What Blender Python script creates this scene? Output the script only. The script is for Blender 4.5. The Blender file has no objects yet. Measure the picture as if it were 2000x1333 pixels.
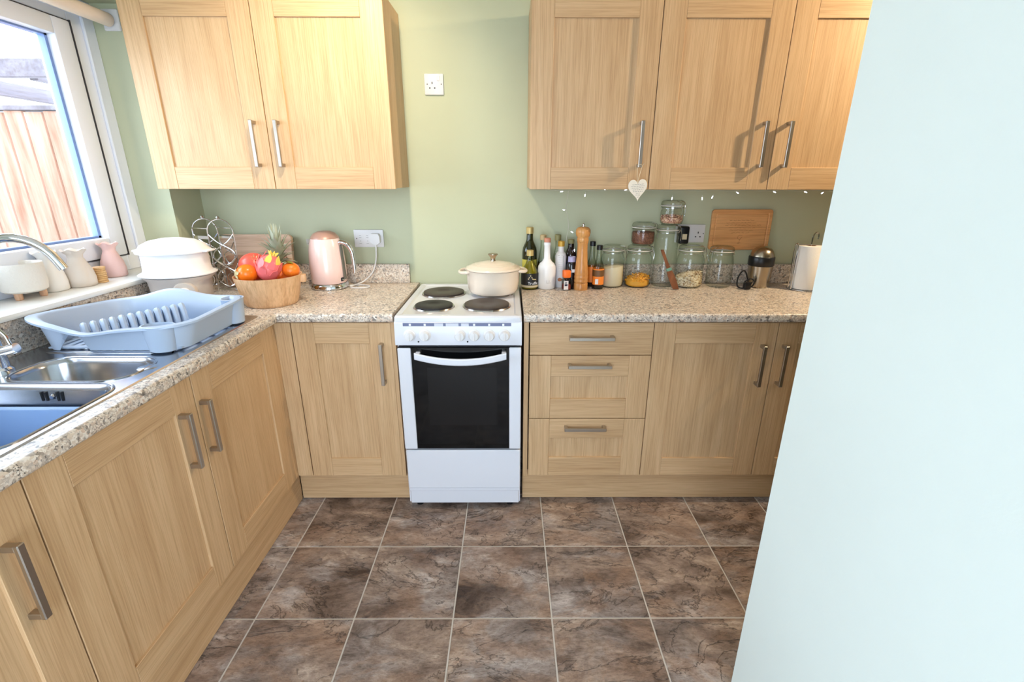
import bpy, bmesh, math, random
from mathutils import Vector, Matrix
R = math.radians
random.seed(7)
SC = bpy.context.scene
COL = SC.collection

# ------------------------------------------------------------------ camera
CAM_POS = (0.0, -2.41148, 1.41106)
PITCH, YAW, ROLL = -0.327372, 0.005184, 0.001236
fw = Vector((math.sin(YAW)*math.cos(PITCH), math.cos(YAW)*math.cos(PITCH), math.sin(PITCH)))
rt = Vector((math.cos(YAW), -math.sin(YAW), 0)); up = rt.cross(fw)
r2 = rt*math.cos(ROLL)+up*math.sin(ROLL); u2 = -rt*math.sin(ROLL)+up*math.cos(ROLL)
cam = bpy.data.cameras.new('camera'); camo = bpy.data.objects.new('camera', cam); COL.objects.link(camo)
cam.sensor_width = 36; cam.sensor_fit = 'HORIZONTAL'; cam.lens = 16.7645; cam.clip_start = 0.02
m = Matrix((r2, u2, -fw)).transposed().to_4x4(); m.translation = Vector(CAM_POS); camo.matrix_world = m
SC.camera = camo

# ------------------------------------------------------------------ world, daylight, exposure
SC.view_settings.view_transform = 'Standard'; SC.view_settings.look = 'None'
SC.view_settings.gamma = 1; SC.view_settings.use_curve_mapping = False
SC.view_settings.exposure = 0.0
W = bpy.data.worlds.new('overcast_sky'); SC.world = W; W.use_nodes = True
bg = W.node_tree.nodes['Background']; bg.inputs[0].default_value = (0.79, 0.89, 1.0, 1); bg.inputs[1].default_value = 9.6

def portal(name, loc, rot, sx, sy):
    l = bpy.data.lights.new(name, 'AREA'); l.shape = 'RECTANGLE'; l.size = sx; l.size_y = sy
    o = bpy.data.objects.new(name, l); COL.objects.link(o); o.location = loc; o.rotation_euler = rot
    l.cycles.is_portal = True
portal('window_daylight_portal', (-1.80, -1.18, 1.55), (0, R(-90), 0), 1.1, 2.0)
portal('patio_daylight_portal', (-0.325, -3.5, 1.09), (R(90), 0, 0), 1.34, 2.06)

# ------------------------------------------------------------------ materials
MATS = {}
def srgb(c):
    return tuple(((v/255)/12.92 if v/255 <= .04045 else ((v/255+.055)/1.055)**2.4) for v in c) + (1,)
def newmat(name):
    m = bpy.data.materials.new(name); m.use_nodes = True; MATS[name] = m
    nt = m.node_tree; return m, nt, nt.nodes['Principled BSDF']
def plain(name, col, rough=.5, metal=0, spec=.5, coat=0, emit=0, trans=0, alpha=1, bump=0, bscale=200):
    m, nt, p = newmat(name)
    p.inputs['Base Color'].default_value = srgb(col); p.inputs['Roughness'].default_value = rough
    p.inputs['Metallic'].default_value = metal; p.inputs['Specular IOR Level'].default_value = spec
    p.inputs['Coat Weight'].default_value = coat
    if trans: p.inputs['Transmission Weight'].default_value = trans
    if emit:
        p.inputs['Emission Color'].default_value = srgb(col); p.inputs['Emission Strength'].default_value = emit
    if bump:
        tc = nt.nodes.new('ShaderNodeTexCoord'); n = nt.nodes.new('ShaderNodeTexNoise'); n.inputs['Scale'].default_value = bscale
        b = nt.nodes.new('ShaderNodeBump'); b.inputs['Strength'].default_value = bump; b.inputs['Distance'].default_value = .002
        nt.links.new(tc.outputs['Object'], n.inputs['Vector']); nt.links.new(n.outputs['Fac'], b.inputs['Height'])
        nt.links.new(b.outputs['Normal'], p.inputs['Normal'])
    return m
def N(nt, t, **k):
    n = nt.nodes.new(t)
    for a, v in k.items(): setattr(n, a, v)
    return n
def ramp(nt, stops, interp='LINEAR'):
    r = N(nt, 'ShaderNodeValToRGB'); r.color_ramp.interpolation = interp
    e = r.color_ramp.elements
    while len(e) < len(stops): e.new(.5)
    for el, (pos, c) in zip(e, stops): el.position = pos; el.color = srgb(c)
    return r
def mixc(nt, fac, a, b, mode='MIX'):
    n = N(nt, 'ShaderNodeMix', data_type='RGBA', blend_type=mode)
    L = nt.links.new
    if isinstance(fac, (int, float)): n.inputs[0].default_value = fac
    else: L(fac, n.inputs[0])
    for s, i in ((a, 6), (b, 7)):
        if isinstance(s, tuple): n.inputs[i].default_value = s
        else: L(s, n.inputs[i])
    return n.outputs[2]
def wood(name, axis, dark, mid, light, rough=.42, fine=70, bump=.12, planks=0):
    m, nt, p = newmat(name); L = nt.links.new
    tc = N(nt, 'ShaderNodeTexCoord'); oi = N(nt, 'ShaderNodeObjectInfo')
    off = N(nt, 'ShaderNodeVectorMath', operation='ADD'); cmb = N(nt, 'ShaderNodeCombineXYZ'); mul = N(nt, 'ShaderNodeMath', operation='MULTIPLY')
    mul.inputs[1].default_value = 37.0; L(oi.outputs['Random'], mul.inputs[0])
    for i in range(3): L(mul.outputs[0], cmb.inputs[i])
    L(tc.outputs['Object'], off.inputs[0]); L(cmb.outputs[0], off.inputs[1])
    i = 'xyz'.index(axis)
    def stretched(sc_along, sc_across, detail, rgh=.6, dist=0):
        mp = N(nt, 'ShaderNodeMapping'); s = [sc_across]*3; s[i] = sc_along; mp.inputs['Scale'].default_value = s
        n = N(nt, 'ShaderNodeTexNoise'); n.inputs['Scale'].default_value = 1; n.inputs['Detail'].default_value = detail
        n.inputs['Roughness'].default_value = rgh; n.inputs['Distortion'].default_value = dist
        L(off.outputs[0], mp.inputs['Vector']); L(mp.outputs[0], n.inputs['Vector']); return n
    a = stretched(1.2, 16, 4, .55, .8); b = stretched(5, fine*4, 3, .7)
    ra = ramp(nt, [(.25, dark), (.5, mid), (.75, light)]); L(a.outputs['Fac'], ra.inputs[0])
    rb = ramp(nt, [(.30, (200, 184, 162)), (.58, (255, 255, 255))]); L(b.outputs['Fac'], rb.inputs[0])
    c = mixc(nt, .55, ra.outputs[0], rb.outputs[0], 'MULTIPLY')
    L(c, p.inputs['Base Color']); p.inputs['Roughness'].default_value = rough; p.inputs['Specular IOR Level'].default_value = .4
    bp = N(nt, 'ShaderNodeBump'); bp.inputs['Strength'].default_value = bump; bp.inputs['Distance'].default_value = .001
    L(b.outputs['Fac'], bp.inputs['Height']); L(bp.outputs['Normal'], p.inputs['Normal'])
    return m
OAK = ((195, 159, 118), (207, 172, 131), (215, 182, 142))
for ax in 'xyz': wood('oak_'+ax, ax, *OAK)
wood('bamboo', 'x', (212, 150, 94), (226, 166, 108), (234, 178, 122), fine=40)
wood('board_light', 'x', (190, 150, 120), (214, 180, 152), (228, 198, 170), fine=30)
wood('board_dark', 'x', (92, 58, 40), (150, 108, 80), (190, 150, 120), fine=20)
wood('bowl_wood', 'z', (204, 158, 114), (222, 180, 138), (232, 194, 154), fine=30)
wood('mill_wood', 'z', (194, 132, 74), (212, 152, 90), (222, 166, 104), fine=40, rough=.25)
wood('utensil_wood', 'z', (96, 56, 34), (124, 76, 48), (142, 92, 60), fine=40)
wood('coaster_wood', 'x', (196, 150, 96), (214, 172, 118), (226, 188, 138), fine=20)
wood('feet_wood', 'z', (190, 146, 116), (208, 166, 136), (220, 182, 152), fine=20)
wood('fence_wood', 'z', (132, 92, 74), (158, 120, 104), (174, 140, 126), fine=12, rough=.8)
wood('fence_gap_shade', 'z', (84, 52, 38), (98, 64, 48), (112, 74, 58), fine=12, rough=.9)  # darker fence wood, shade painted in for the board gaps
wood('beam_wood', 'y', (92, 86, 94), (108, 102, 110), (120, 116, 122), fine=12, rough=.8)

def granite():
    m, nt, p = newmat('granite_laminate'); L = nt.links.new
    tc = N(nt, 'ShaderNodeTexCoord'); 
    wn = N(nt, 'ShaderNodeTexNoise'); wn.inputs['Scale'].default_value = 120; wn.inputs['Detail'].default_value = 2
    add = N(nt, 'ShaderNodeVectorMath', operation='MULTIPLY_ADD'); add.inputs[1].default_value = (.006,)*3
    L(tc.outputs['Object'], wn.inputs['Vector']); L(wn.outputs['Color'], add.inputs[0]); L(tc.outputs['Object'], add.inputs[2])
    v = N(nt, 'ShaderNodeTexVoronoi'); v.inputs['Scale'].default_value = 140; L(add.outputs[0], v.inputs['Vector'])
    sp = N(nt, 'ShaderNodeSeparateColor'); L(v.outputs['Color'], sp.inputs[0])
    r = ramp(nt, [(0, (60, 56, 56)), (.10, (112, 104, 100)), (.22, (168, 158, 150)), (.40, (206, 178, 156)), (.55, (214, 198, 180)), (.72, (236, 228, 218))], 'CONSTANT')
    L(sp.outputs[0], r.inputs[0])
    v2 = N(nt, 'ShaderNodeTexVoronoi'); v2.inputs['Scale'].default_value = 330; L(add.outputs[0], v2.inputs['Vector'])
    sp2 = N(nt, 'ShaderNodeSeparateColor'); L(v2.outputs['Color'], sp2.inputs[0])
    r2_ = ramp(nt, [(0, (80, 74, 72)), (.12, (196, 180, 164)), (.5, (222, 208, 192)), (.8, (240, 232, 222))], 'CONSTANT'); L(sp2.outputs[1], r2_.inputs[0])
    n = N(nt, 'ShaderNodeTexNoise'); n.inputs['Scale'].default_value = 40; n.inputs['Detail'].default_value = 2; L(tc.outputs['Object'], n.inputs['Vector'])
    rf = ramp(nt, [(.35, (0, 0, 0)), (.65, (255, 255, 255))]); L(n.outputs['Fac'], rf.inputs[0])
    c = mixc(nt, rf.outputs[0], r.outputs[0], r2_.outputs[0])
    c = mixc(nt, .12, c, srgb((212, 194, 174)))
    L(c, p.inputs['Base Color']); p.inputs['Roughness'].default_value = .32; p.inputs['Specular IOR Level'].default_value = .6
granite()

def stone_tile():
    m, nt, p = newmat('slate_tile'); L = nt.links.new
    tc = N(nt, 'ShaderNodeTexCoord'); oi = N(nt, 'ShaderNodeObjectInfo')
    mul = N(nt, 'ShaderNodeMath', operation='MULTIPLY'); mul.inputs[1].default_value = 60; L(oi.outputs['Random'], mul.inputs[0])
    def nz(scale, det, rg=.6, dist=0, stretch=None):
        n = N(nt, 'ShaderNodeTexNoise', noise_dimensions='4D'); n.inputs['Scale'].default_value = scale; n.inputs['Detail'].default_value = det
        n.inputs['Roughness'].default_value = rg; n.inputs['Distortion'].default_value = dist
        src = tc.outputs['Object']
        if stretch:
            mp = N(nt, 'ShaderNodeMapping'); mp.inputs['Scale'].default_value = stretch; mp.inputs['Rotation'].default_value = (0, 0, .25)
            L(src, mp.inputs['Vector']); src = mp.outputs[0]
        L(src, n.inputs['Vector']); L(mul.outputs[0], n.inputs['W']); return n
    a = nz(3.2, 12, .66, 1.2, (1, 1.9, 1)); b = nz(4.5, 12, .72, .8, (1, 2.2, 1)); g = nz(1.9, 9, .56, 1.4, (1, 1.4, 1)); f = nz(40, 8, .75, .8, (1, 2.4, 1)); h_ = nz(2.3, 10, .60, 1.6, (1, 1.6, 1))
    ra = ramp(nt, [(.34, (76, 60, 52)), (.42, (112, 93, 82)), (.50, (146, 127, 116)), (.57, (172, 151, 136)), (.66, (214, 196, 182))]); L(a.outputs['Fac'], ra.inputs[0])
    rg_ = ramp(nt, [(.36, (102, 90, 84)), (.47, (144, 132, 127)), (.55, (172, 162, 158)), (.64, (212, 204, 202))]); L(b.outputs['Fac'], rg_.inputs[0])
    fg = ramp(nt, [(.455, (20, 20, 20)), (.50, (120, 120, 120)), (.56, (235, 235, 235))]); L(g.outputs['Fac'], fg.inputs[0])
    c = mixc(nt, fg.outputs[0], ra.outputs[0], rg_.outputs[0])
    th = ramp(nt, [(.50, (0, 0, 0)), (.53, (150, 150, 150)), (.62, (190, 190, 190))]); L(h_.outputs['Fac'], th.inputs[0])
    tan = ramp(nt, [(.38, (122, 94, 76)), (.52, (172, 138, 114)), (.64, (204, 176, 154))]); L(b.outputs['Fac'], tan.inputs[0])
    c = mixc(nt, th.outputs[0], c, tan.outputs[0])
    rf = ramp(nt, [(.36, (138, 124, 114)), (.54, (255, 255, 255))]); L(f.outputs['Fac'], rf.inputs[0])
    c = mixc(nt, .55, c, rf.outputs[0], 'MULTIPLY')
    # dark thin cracks where a warped noise crosses its middle value
    vn = nz(1.7, 9, .62, 1.6, (1, 1.9, 1)); sub = N(nt, 'ShaderNodeMath', operation='SUBTRACT'); sub.inputs[1].default_value = .5; L(vn.outputs['Fac'], sub.inputs[0])
    ab = N(nt, 'ShaderNodeMath', operation='ABSOLUTE'); L(sub.outputs[0], ab.inputs[0])
    rv = ramp(nt, [(0, (52, 42, 36)), (.003, (150, 140, 132)), (.007, (255, 255, 255))]); L(ab.outputs[0], rv.inputs[0])
    c = mixc(nt, .6, c, rv.outputs[0], 'MULTIPLY')
    L(c, p.inputs['Base Color'])
    p.inputs['Roughness'].default_value = .48; p.inputs['Specular IOR Level'].default_value = .45
    hm = N(nt, 'ShaderNodeMath', operation='MULTIPLY_ADD'); hm.inputs[1].default_value = .45; L(f.outputs['Fac'], hm.inputs[0]); L(b.outputs['Fac'], hm.inputs[2])
    h2 = N(nt, 'ShaderNodeMath', operation='MULTIPLY_ADD'); h2.inputs[1].default_value = .25; L(rv.outputs[0], h2.inputs[0]); L(hm.outputs[0], h2.inputs[2])
    bp = N(nt, 'ShaderNodeBump'); bp.inputs['Strength'].default_value = .8; bp.inputs['Distance'].default_value = .008
    L(h2.outputs[0], bp.inputs['Height']); L(bp.outputs['Normal'], p.inputs['Normal'])
stone_tile()

def paint(name, col, var=6):
    m, nt, p = newmat(name); L = nt.links.new
    tc = N(nt, 'ShaderNodeTexCoord'); n = N(nt, 'ShaderNodeTexNoise'); n.inputs['Scale'].default_value = 3; n.inputs['Detail'].default_value = 3
    L(tc.outputs['Object'], n.inputs['Vector'])
    lo = tuple(max(0, v-var) for v in col); hi = tuple(min(255, v+var) for v in col)
    r = ramp(nt, [(.35, lo), (.65, hi)]); L(n.outputs['Fac'], r.inputs[0]); L(r.outputs[0], p.inputs['Base Color'])
    p.inputs['Roughness'].default_value = .6; p.inputs['Specular IOR Level'].default_value = .3
    n2 = N(nt, 'ShaderNodeTexNoise'); n2.inputs['Scale'].default_value = 180; n2.inputs['Detail'].default_value = 4; L(tc.outputs['Object'], n2.inputs['Vector'])
    bp = N(nt, 'ShaderNodeBump'); bp.inputs['Strength'].default_value = .08; bp.inputs['Distance'].default_value = .002
    L(n2.outputs['Fac'], bp.inputs['Height']); L(bp.outputs['Normal'], p.inputs['Normal'])
paint('sage_paint', (190, 194, 164), 2)
paint('pale_paint', (225, 235, 232), 1)
paint('ceiling_paint', (240, 238, 230), 1)
paint('render_paint', (190, 184, 174), 6)
paint('paving', (200, 198, 194), 10)

def glass(name, tint=(1, 1, 1), ior=1.45, rough=.02, edge=None):
    m = bpy.data.materials.new(name); m.use_nodes = True; MATS[name] = m
    nt = m.node_tree; nt.nodes.clear(); L = nt.links.new
    out = N(nt, 'ShaderNodeOutputMaterial'); mx = N(nt, 'ShaderNodeMixShader'); t = N(nt, 'ShaderNodeBsdfTransparent'); g = N(nt, 'ShaderNodeBsdfGlossy')
    f0 = ((ior-1)/(ior+1))**2; fl_ = N(nt, 'ShaderNodeLayerWeight'); fl_.inputs['Blend'].default_value = .5
    pw = N(nt, 'ShaderNodeMath', operation='POWER'); pw.inputs[1].default_value = 5; L(fl_.outputs['Facing'], pw.inputs[0])
    fr = N(nt, 'ShaderNodeMath', operation='MULTIPLY_ADD'); fr.inputs[1].default_value = 1-f0; fr.inputs[2].default_value = f0; L(pw.outputs[0], fr.inputs[0])
    t.inputs[0].default_value = tint + (1,); g.inputs['Roughness'].default_value = rough
    if edge:
        lw = N(nt, 'ShaderNodeLayerWeight'); lw.inputs['Blend'].default_value = .25
        c = mixc(nt, lw.outputs['Facing'], tint + (1,), edge + (1,)); L(c, t.inputs[0])
    L(fr.outputs[0], mx.inputs[0]); L(t.outputs[0], mx.inputs[1]); L(g.outputs[0], mx.inputs[2]); L(mx.outputs[0], out.inputs[0])
glass('window_glass', (.96, .98, 1.0), 1.4, .0)
glass('jar_glass', (.985, .99, .98), 1.5, .03, (.62, .67, .60))
glass('oil_glass', (.86, .88, .62), 1.5, .03, (.4, .42, .2))
glass('clear_bottle', (.9, .93, .88), 1.5, .03, (.35, .4, .33))

plain('white_enamel', (222, 224, 232), .22, coat=.3)
plain('white_plastic', (222, 221, 222), .35)
plain('white_pvc', (232, 236, 246), .3)
plain('sill_white', (240, 240, 236), .35)
plain('grout', (200, 194, 186), .8, bump=.2, bscale=300)
plain('black_glass', (6, 7, 8), .06, spec=.4)
plain('inner_glass', (15, 15, 16), .2, spec=.4)
plain('black_plastic', (18, 18, 20), .35)
plain('black_rubber', (14, 14, 15), .7)
plain('nickel', (178, 169, 158), .36, metal=1)
plain('chrome', (222, 224, 228), .08, metal=1)
plain('hob_iron', (74, 64, 58), .45, metal=.25, spec=.4)
plain('hob_iron_dark', (48, 46, 46), .5, metal=.2, spec=.4)
plain('steel_ring', (190, 188, 186), .2, metal=1)
plain('indigo_print', (104, 112, 146), .4)
plain('white_print', (235, 238, 245), .4)
plain('scratch_print', (205, 208, 220), .5)
plain('cream_enamel', (236, 220, 202), .18, coat=.5)
plain('kettle_pink', (242, 210, 204), .22, coat=.5)
plain('rose_metal', (190, 152, 138), .35, metal=.2)
plain('gauge_grey', (110, 108, 100), .25)
plain('rack_plastic', (176, 192, 214), .38)
plain('bowl_plastic', (138, 168, 210), .4)
plain('slot_dark', (12, 14, 18), .6)
plain('terracotta_pink', (226, 186, 178), .5, bump=.25, bscale=60)
plain('stoneware', (214, 202, 190), .4, bump=.2, bscale=50)
plain('jug_white', (236, 232, 226), .35)
plain('planter_white', (232, 226, 216), .8, bump=.9, bscale=140)
plain('soil', (96, 82, 70), .9, bump=.6, bscale=90)
plain('blind_cream', (228, 212, 196), .7)
plain('white_steamer', (250, 250, 250), .3)
plain('pink_grey_plastic', (222, 214, 208), .4)
plain('pomegranate', (226, 92, 76), .3, bump=.1, bscale=30)
plain('persimmon', (246, 120, 22), .25)
plain('tangerine', (244, 124, 30), .35, bump=.3, bscale=220)
plain('dragon_pink', (236, 116, 118), .3)
plain('dragon_yellow', (232, 206, 92), .4)
plain('dry_leaf', (206, 188, 140), .7)
plain('leaf_green', (120, 150, 50), .4)
plain('pineapple_leaf', (182, 188, 166), .45)
plain('pineapple_skin', (168, 118, 52), .6, bump=.9, bscale=60)
plain('dark_green_glass', (34, 38, 14), .08, spec=.7)
plain('dark_brown_glass', (34, 18, 16), .08, spec=.7)
plain('near_black_glass', (16, 12, 18), .08, spec=.7)
plain('truffle_oil', (136, 122, 30), .2)
plain('gold_cap', (196, 172, 112), .4, metal=.3)
plain('yellow_cap', (206, 160, 62), .4, metal=.2)
plain('tan_cap', (190, 166, 122), .5)
plain('cork', (196, 156, 116), .7)
plain('cork_pink', (208, 138, 112), .6)
plain('olive_cap', (140, 132, 84), .5)
plain('black_label', (26, 24, 24), .5)
plain('cream_label', (206, 190, 156), .6)
plain('yellow_label', (206, 194, 82), .5)
plain('white_label', (230, 226, 226), .5)
plain('orange_label', (246, 138, 48), .5)
plain('brown_label', (112, 76, 40), .5)
plain('lilac_cap', (176, 170, 206), .4)
plain('orange_cap', (250, 118, 40), .4)
plain('red_spice', (150, 44, 26), .7)
plain('navy_print', (40, 44, 70), .6)
plain('nut_brown', (176, 112, 72), .6)
plain('ceramic_white', (238, 236, 236), .25)
plain('emboss_grey', (206, 202, 200), .4)
plain('rubber_white', (236, 230, 220), .5)
plain('sugar', (236, 222, 190), .9, bump=.8, bscale=700)
plain('pasta', (236, 168, 52), .6)
plain('oats_brown', (160, 128, 90), .9)
def speckled(name, cols, scale):
    m, nt, p = newmat(name); tc = N(nt, 'ShaderNodeTexCoord'); v = N(nt, 'ShaderNodeTexVoronoi'); v.inputs['Scale'].default_value = scale
    sp = N(nt, 'ShaderNodeSeparateColor'); r = ramp(nt, [(i/len(cols), c) for i, c in enumerate(cols)], 'CONSTANT')
    nt.links.new(tc.outputs['Object'], v.inputs['Vector']); nt.links.new(v.outputs['Color'], sp.inputs[0]); nt.links.new(sp.outputs[0], r.inputs[0])
    nt.links.new(r.outputs[0], p.inputs['Base Color']); p.inputs['Roughness'].default_value = .85
speckled('oats', ((240, 226, 196), (226, 206, 168), (248, 238, 214), (196, 166, 122), (236, 218, 184)), 190)
speckled('grain_pink', ((214, 168, 140), (236, 200, 174), (176, 118, 96), (226, 186, 150), (150, 100, 84)), 220)
speckled('cocoa', ((128, 84, 66), (112, 70, 54), (146, 98, 76)), 260)
plain('teal_tie', (110, 150, 132), .6)
plain('steel_brushed', (176, 164, 146), .26, metal=1)
plain('sink_steel', (178, 182, 190), .2, metal=1)
plain('paper_white', (242, 238, 232), .9, bump=.4, bscale=250)
plain('heart_white', (240, 230, 214), .6)
plain('ink', (84, 78, 78), .7)
plain('string_cream', (228, 214, 186), .8)
plain('engrave', (156, 100, 52), .7)
plain('wire_clear', (206, 204, 190), .4)
plain('spacer_blue', (112, 136, 184), .4)
plain('gasket_dark', (52, 50, 56), .6)
plain('bulb_white', (235, 240, 255), .3, emit=9)
plain('lamp_warm', (255, 196, 120), .3, emit=14)
plain('brass_pin', (180, 160, 110), .3, metal=1)

# ------------------------------------------------------------------ geometry builder
class B:
    def __init__(s): s.v = []; s.f = []
    def add(s, v, f):
        o = len(s.v); s.v += [tuple(p) for p in v]; s.f += [tuple(i+o for i in q) for q in f]; return s
    def bm(s, bm):
        bm.verts.index_update(); s.add([v.co for v in bm.verts], [[v.index for v in f.verts] for f in bm.faces]); bm.free(); return s
    def box(s, x0, x1, y0, y1, z0, z1, bev=0, seg=1, M=None):
        x0, x1 = min(x0, x1), max(x0, x1); y0, y1 = min(y0, y1), max(y0, y1); z0, z1 = min(z0, z1), max(z0, z1)
        bm = bmesh.new(); bmesh.ops.create_cube(bm, size=1)
        for v in bm.verts: v.co = Vector(((x0+x1)/2+v.co.x*(x1-x0), (y0+y1)/2+v.co.y*(y1-y0), (z0+z1)/2+v.co.z*(z1-z0)))
        if bev: bmesh.ops.bevel(bm, geom=list(bm.edges), offset=bev, segments=seg, affect='EDGES', profile=.5)
        if M is not None: bmesh.ops.transform(bm, matrix=M, verts=bm.verts)
        return s.bm(bm)
    def lathe(s, prof, c=(0, 0, 0), seg=28, M=None, sx=1, sy=1, a0=0):
        v = []; f = []; rings = []
        for r, z in prof:
            if r < 1e-6: rings.append([len(v)]); v.append(Vector((0, 0, z)))
            else:
                rings.append(list(range(len(v), len(v)+seg)))
                v += [Vector((r*sx*math.cos(a0+2*math.pi*i/seg), r*sy*math.sin(a0+2*math.pi*i/seg), z)) for i in range(seg)]
        for a, b in zip(rings, rings[1:]):
            for i in range(seg):
                j = (i+1) % seg
                if len(a) == 1 and len(b) > 1: f.append((a[0], b[j], b[i]))
                elif len(b) == 1 and len(a) > 1: f.append((a[i], a[j], b[0]))
                elif len(a) > 1: f.append((a[i], a[j], b[j], b[i]))
        C = Vector(c)
        if M is not None: v = [M @ p for p in v]
        return s.add([p+C for p in v], f)
    def tube(s, pts, r, seg=8, closed=False, rr=None):
        P = [Vector(p) for p in pts]; n = len(P); v = []; f = []
        nrm = None
        for i in range(n):
            if closed: t = (P[(i+1) % n]-P[i-1])
            else: t = P[min(i+1, n-1)]-P[max(i-1, 0)]
            t.normalize()
            if nrm is None:
                a = Vector((0, 0, 1)) if abs(t.z) < .9 else Vector((1, 0, 0)); nrm = (a-t*a.dot(t)).normalized()
            else:
                nrm = (nrm-t*nrm.dot(t)); nrm.normalize()
            b = t.cross(nrm); q = rr[i] if rr else r
            v += [P[i]+nrm*q*math.cos(2*math.pi*k/seg)+b*q*math.sin(2*math.pi*k/seg) for k in range(seg)]
        m = n if closed else n-1
        for i in range(m):
            for k in range(seg):
                a, b_ = i*seg+k, i*seg+(k+1) % seg; c, d = ((i+1) % n)*seg+(k+1) % seg, ((i+1) % n)*seg+k
                f.append((a, b_, c, d))
        if not closed: f.append(tuple(range(seg-1, -1, -1))); f.append(tuple(range((n-1)*seg, n*seg)))
        return s.add(v, f)
    def loft(s, loops, cap0=False, cap1=False, closed=True):
        n = len(loops[0]); v = [p for l in loops for p in l]; f = []
        for a in range(len(loops)-1):
            for i in range(n if closed else n-1):
                j = (i+1) % n; f.append((a*n+i, a*n+j, (a+1)*n+j, (a+1)*n+i))
        if cap0: f.append(tuple(range(n-1, -1, -1)))
        if cap1: f.append(tuple(range((len(loops)-1)*n, len(loops)*n)))
        return s.add(v, f)
    def prism(s, poly, f3, a0, a1):
        return s.loft([[f3(u, v, a0) for u, v in poly], [f3(u, v, a1) for u, v in poly]], True, True)
    def ball(s, c, r, sx=1, sy=1, sz=1, seg=20, M=None):
        k = seg//2
        return s.lathe([(r*math.sin(math.pi*i/k), -r*sz*math.cos(math.pi*i/k)) for i in range(k+1)], c, seg, M, sx, sy)
    def xf(s, M):
        s.v = [tuple(M @ Vector(p)) for p in s.v]; return s
    def build(s, name, mat, parent=None, sharp=35, kind=None):
        me = bpy.data.meshes.new(name)
        base = Vector((0, 0, 0))
        if parent is not None:
            p = parent
            while p is not None: base += p.location; p = p.parent
        me.from_pydata([Vector(p)-base for p in s.v], [], s.f)
        bm = bmesh.new(); bm.from_mesh(me); bmesh.ops.recalc_face_normals(bm, faces=bm.faces)
        for f in bm.faces: f.smooth = True
        bm.to_mesh(me); bm.free()
        me.set_sharp_from_angle(angle=R(sharp))
        me.materials.append(MATS[mat])
        o = bpy.data.objects.new(name, me); COL.objects.link(o)
        if parent is not None: o.parent = parent
        if kind: o['kind'] = kind
        return o
def rrect(cx, cy, hx, hy, r, n=6):
    pts = []
    for sx, sy, a in ((1, 1, 0), (-1, 1, 90), (-1, -1, 180), (1, -1, 270)):
        for i in range(n+1):
            t = R(a+90*i/n); pts.append((cx+sx*(hx-r)+r*math.cos(t), cy+sy*(hy-r)+r*math.sin(t)))
    return pts
def thing(name, label, cat, loc, group=None):
    o = bpy.data.objects.new(name, None); o.empty_display_size = .05; COL.objects.link(o); o.location = loc
    o['label'] = label; o['category'] = cat
    if group: o['group'] = group
    return o
def tag(o, label, cat, group=None, kind=None):
    o['label'] = label; o['category'] = cat
    if group: o['group'] = group
    if kind: o['kind'] = kind
    return o
def struct(o, label=None, cat=None):
    o['kind'] = 'structure'
    if label: o['label'] = label
    if cat: o['category'] = cat
    return o
def text(body, size, M, mat, parent, name='lettering', extrude=.0003, align='CENTER', shear=0):
    cu = bpy.data.curves.new(name, 'FONT'); cu.body = body; cu.size = size; cu.extrude = extrude; cu.align_x = align; cu.shear = shear
    tmp = bpy.data.objects.new('tmp_text', cu); COL.objects.link(tmp)
    bpy.context.view_layer.update()
    me = bpy.data.meshes.new_from_object(tmp.evaluated_get(bpy.context.evaluated_depsgraph_get()))
    bpy.data.objects.remove(tmp)
    base = Vector((0, 0, 0)); p = parent
    while p is not None: base += p.location; p = p.parent
    me.transform(Matrix.Translation(-base) @ M); me.materials.clear(); me.materials.append(MATS[mat])
    o = bpy.data.objects.new(name, me); COL.objects.link(o); o.parent = parent; return o
def front_M(x, y, z):   # text facing -y
    return Matrix.Translation((x, y, z)) @ Matrix.Rotation(R(90), 4, 'X')

#%% ------------------------------------------------------------------ room shell
XW = -1.49      # inner face of window wall
CEIL = 2.40; REAR = -3.4; XR = 3.0
WY0, WY1 = -0.215, -2.15; WZ0, WZ1 = 1.015, 2.06
def slab(name, mat, *boxes):
    b = B()
    for q in boxes: b.box(*q)
    return b.build(name, mat)
struct(slab('wall_back', 'sage_paint', (XW-.3, XR+.1, 0, .2, 0, CEIL+.05)))
struct(slab('wall_left', 'sage_paint',
    (XW-.3, XW, WY0, 0, 0, CEIL), (XW-.3, XW, REAR, WY1, 0, CEIL),
    (XW-.3, XW, WY1, WY0, 0, WZ0), (XW-.3, XW, WY1, WY0, WZ1, CEIL)))
struct(slab('wall_right', 'sage_paint', (XR, XR+.1, REAR, 0, 0, CEIL)))
struct(slab('wall_rear', 'pale_paint', (XW-.3, -1.0, REAR-.15, REAR, 0, CEIL), (.35, XR+.1, REAR-.15, REAR, 0, CEIL), (-1.0, .35, REAR-.15, REAR, 2.12, CEIL)))
struct(slab('wall_near', 'pale_paint', (.592, .72, REAR, -1.5, 0, CEIL)))
struct(slab('ceiling', 'ceiling_paint', (XW-.3, XR+.1, REAR-.15, .2, CEIL+.001, CEIL+.12)))
# floor with separate tiles
fl = struct(slab('floor', 'grout', (XW-.3, XR+.1, REAR-.15, .2, -.1, -.0022)))
TS, TX, TY = .3349, -.1923, -.8475
tb = B(); h = TS/2-.0026; tb.box(-h, h, -h, h, -.006, 0, .0016)
t0 = tb.build('tile', 'slate_tile', fl)
first = True
for i in range(-4, 7):
    for j in range(-2, 7):
        x = TX+(i+.5)*TS; y = TY-(j-.5)*TS
        if x < XW or y > -.15 or x > 2.0 or y < REAR: continue
        if first: o = t0; first = False
        else: o = t0.copy(); COL.objects.link(o); o.parent = fl
        o.location = (x, y, 0)

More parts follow.
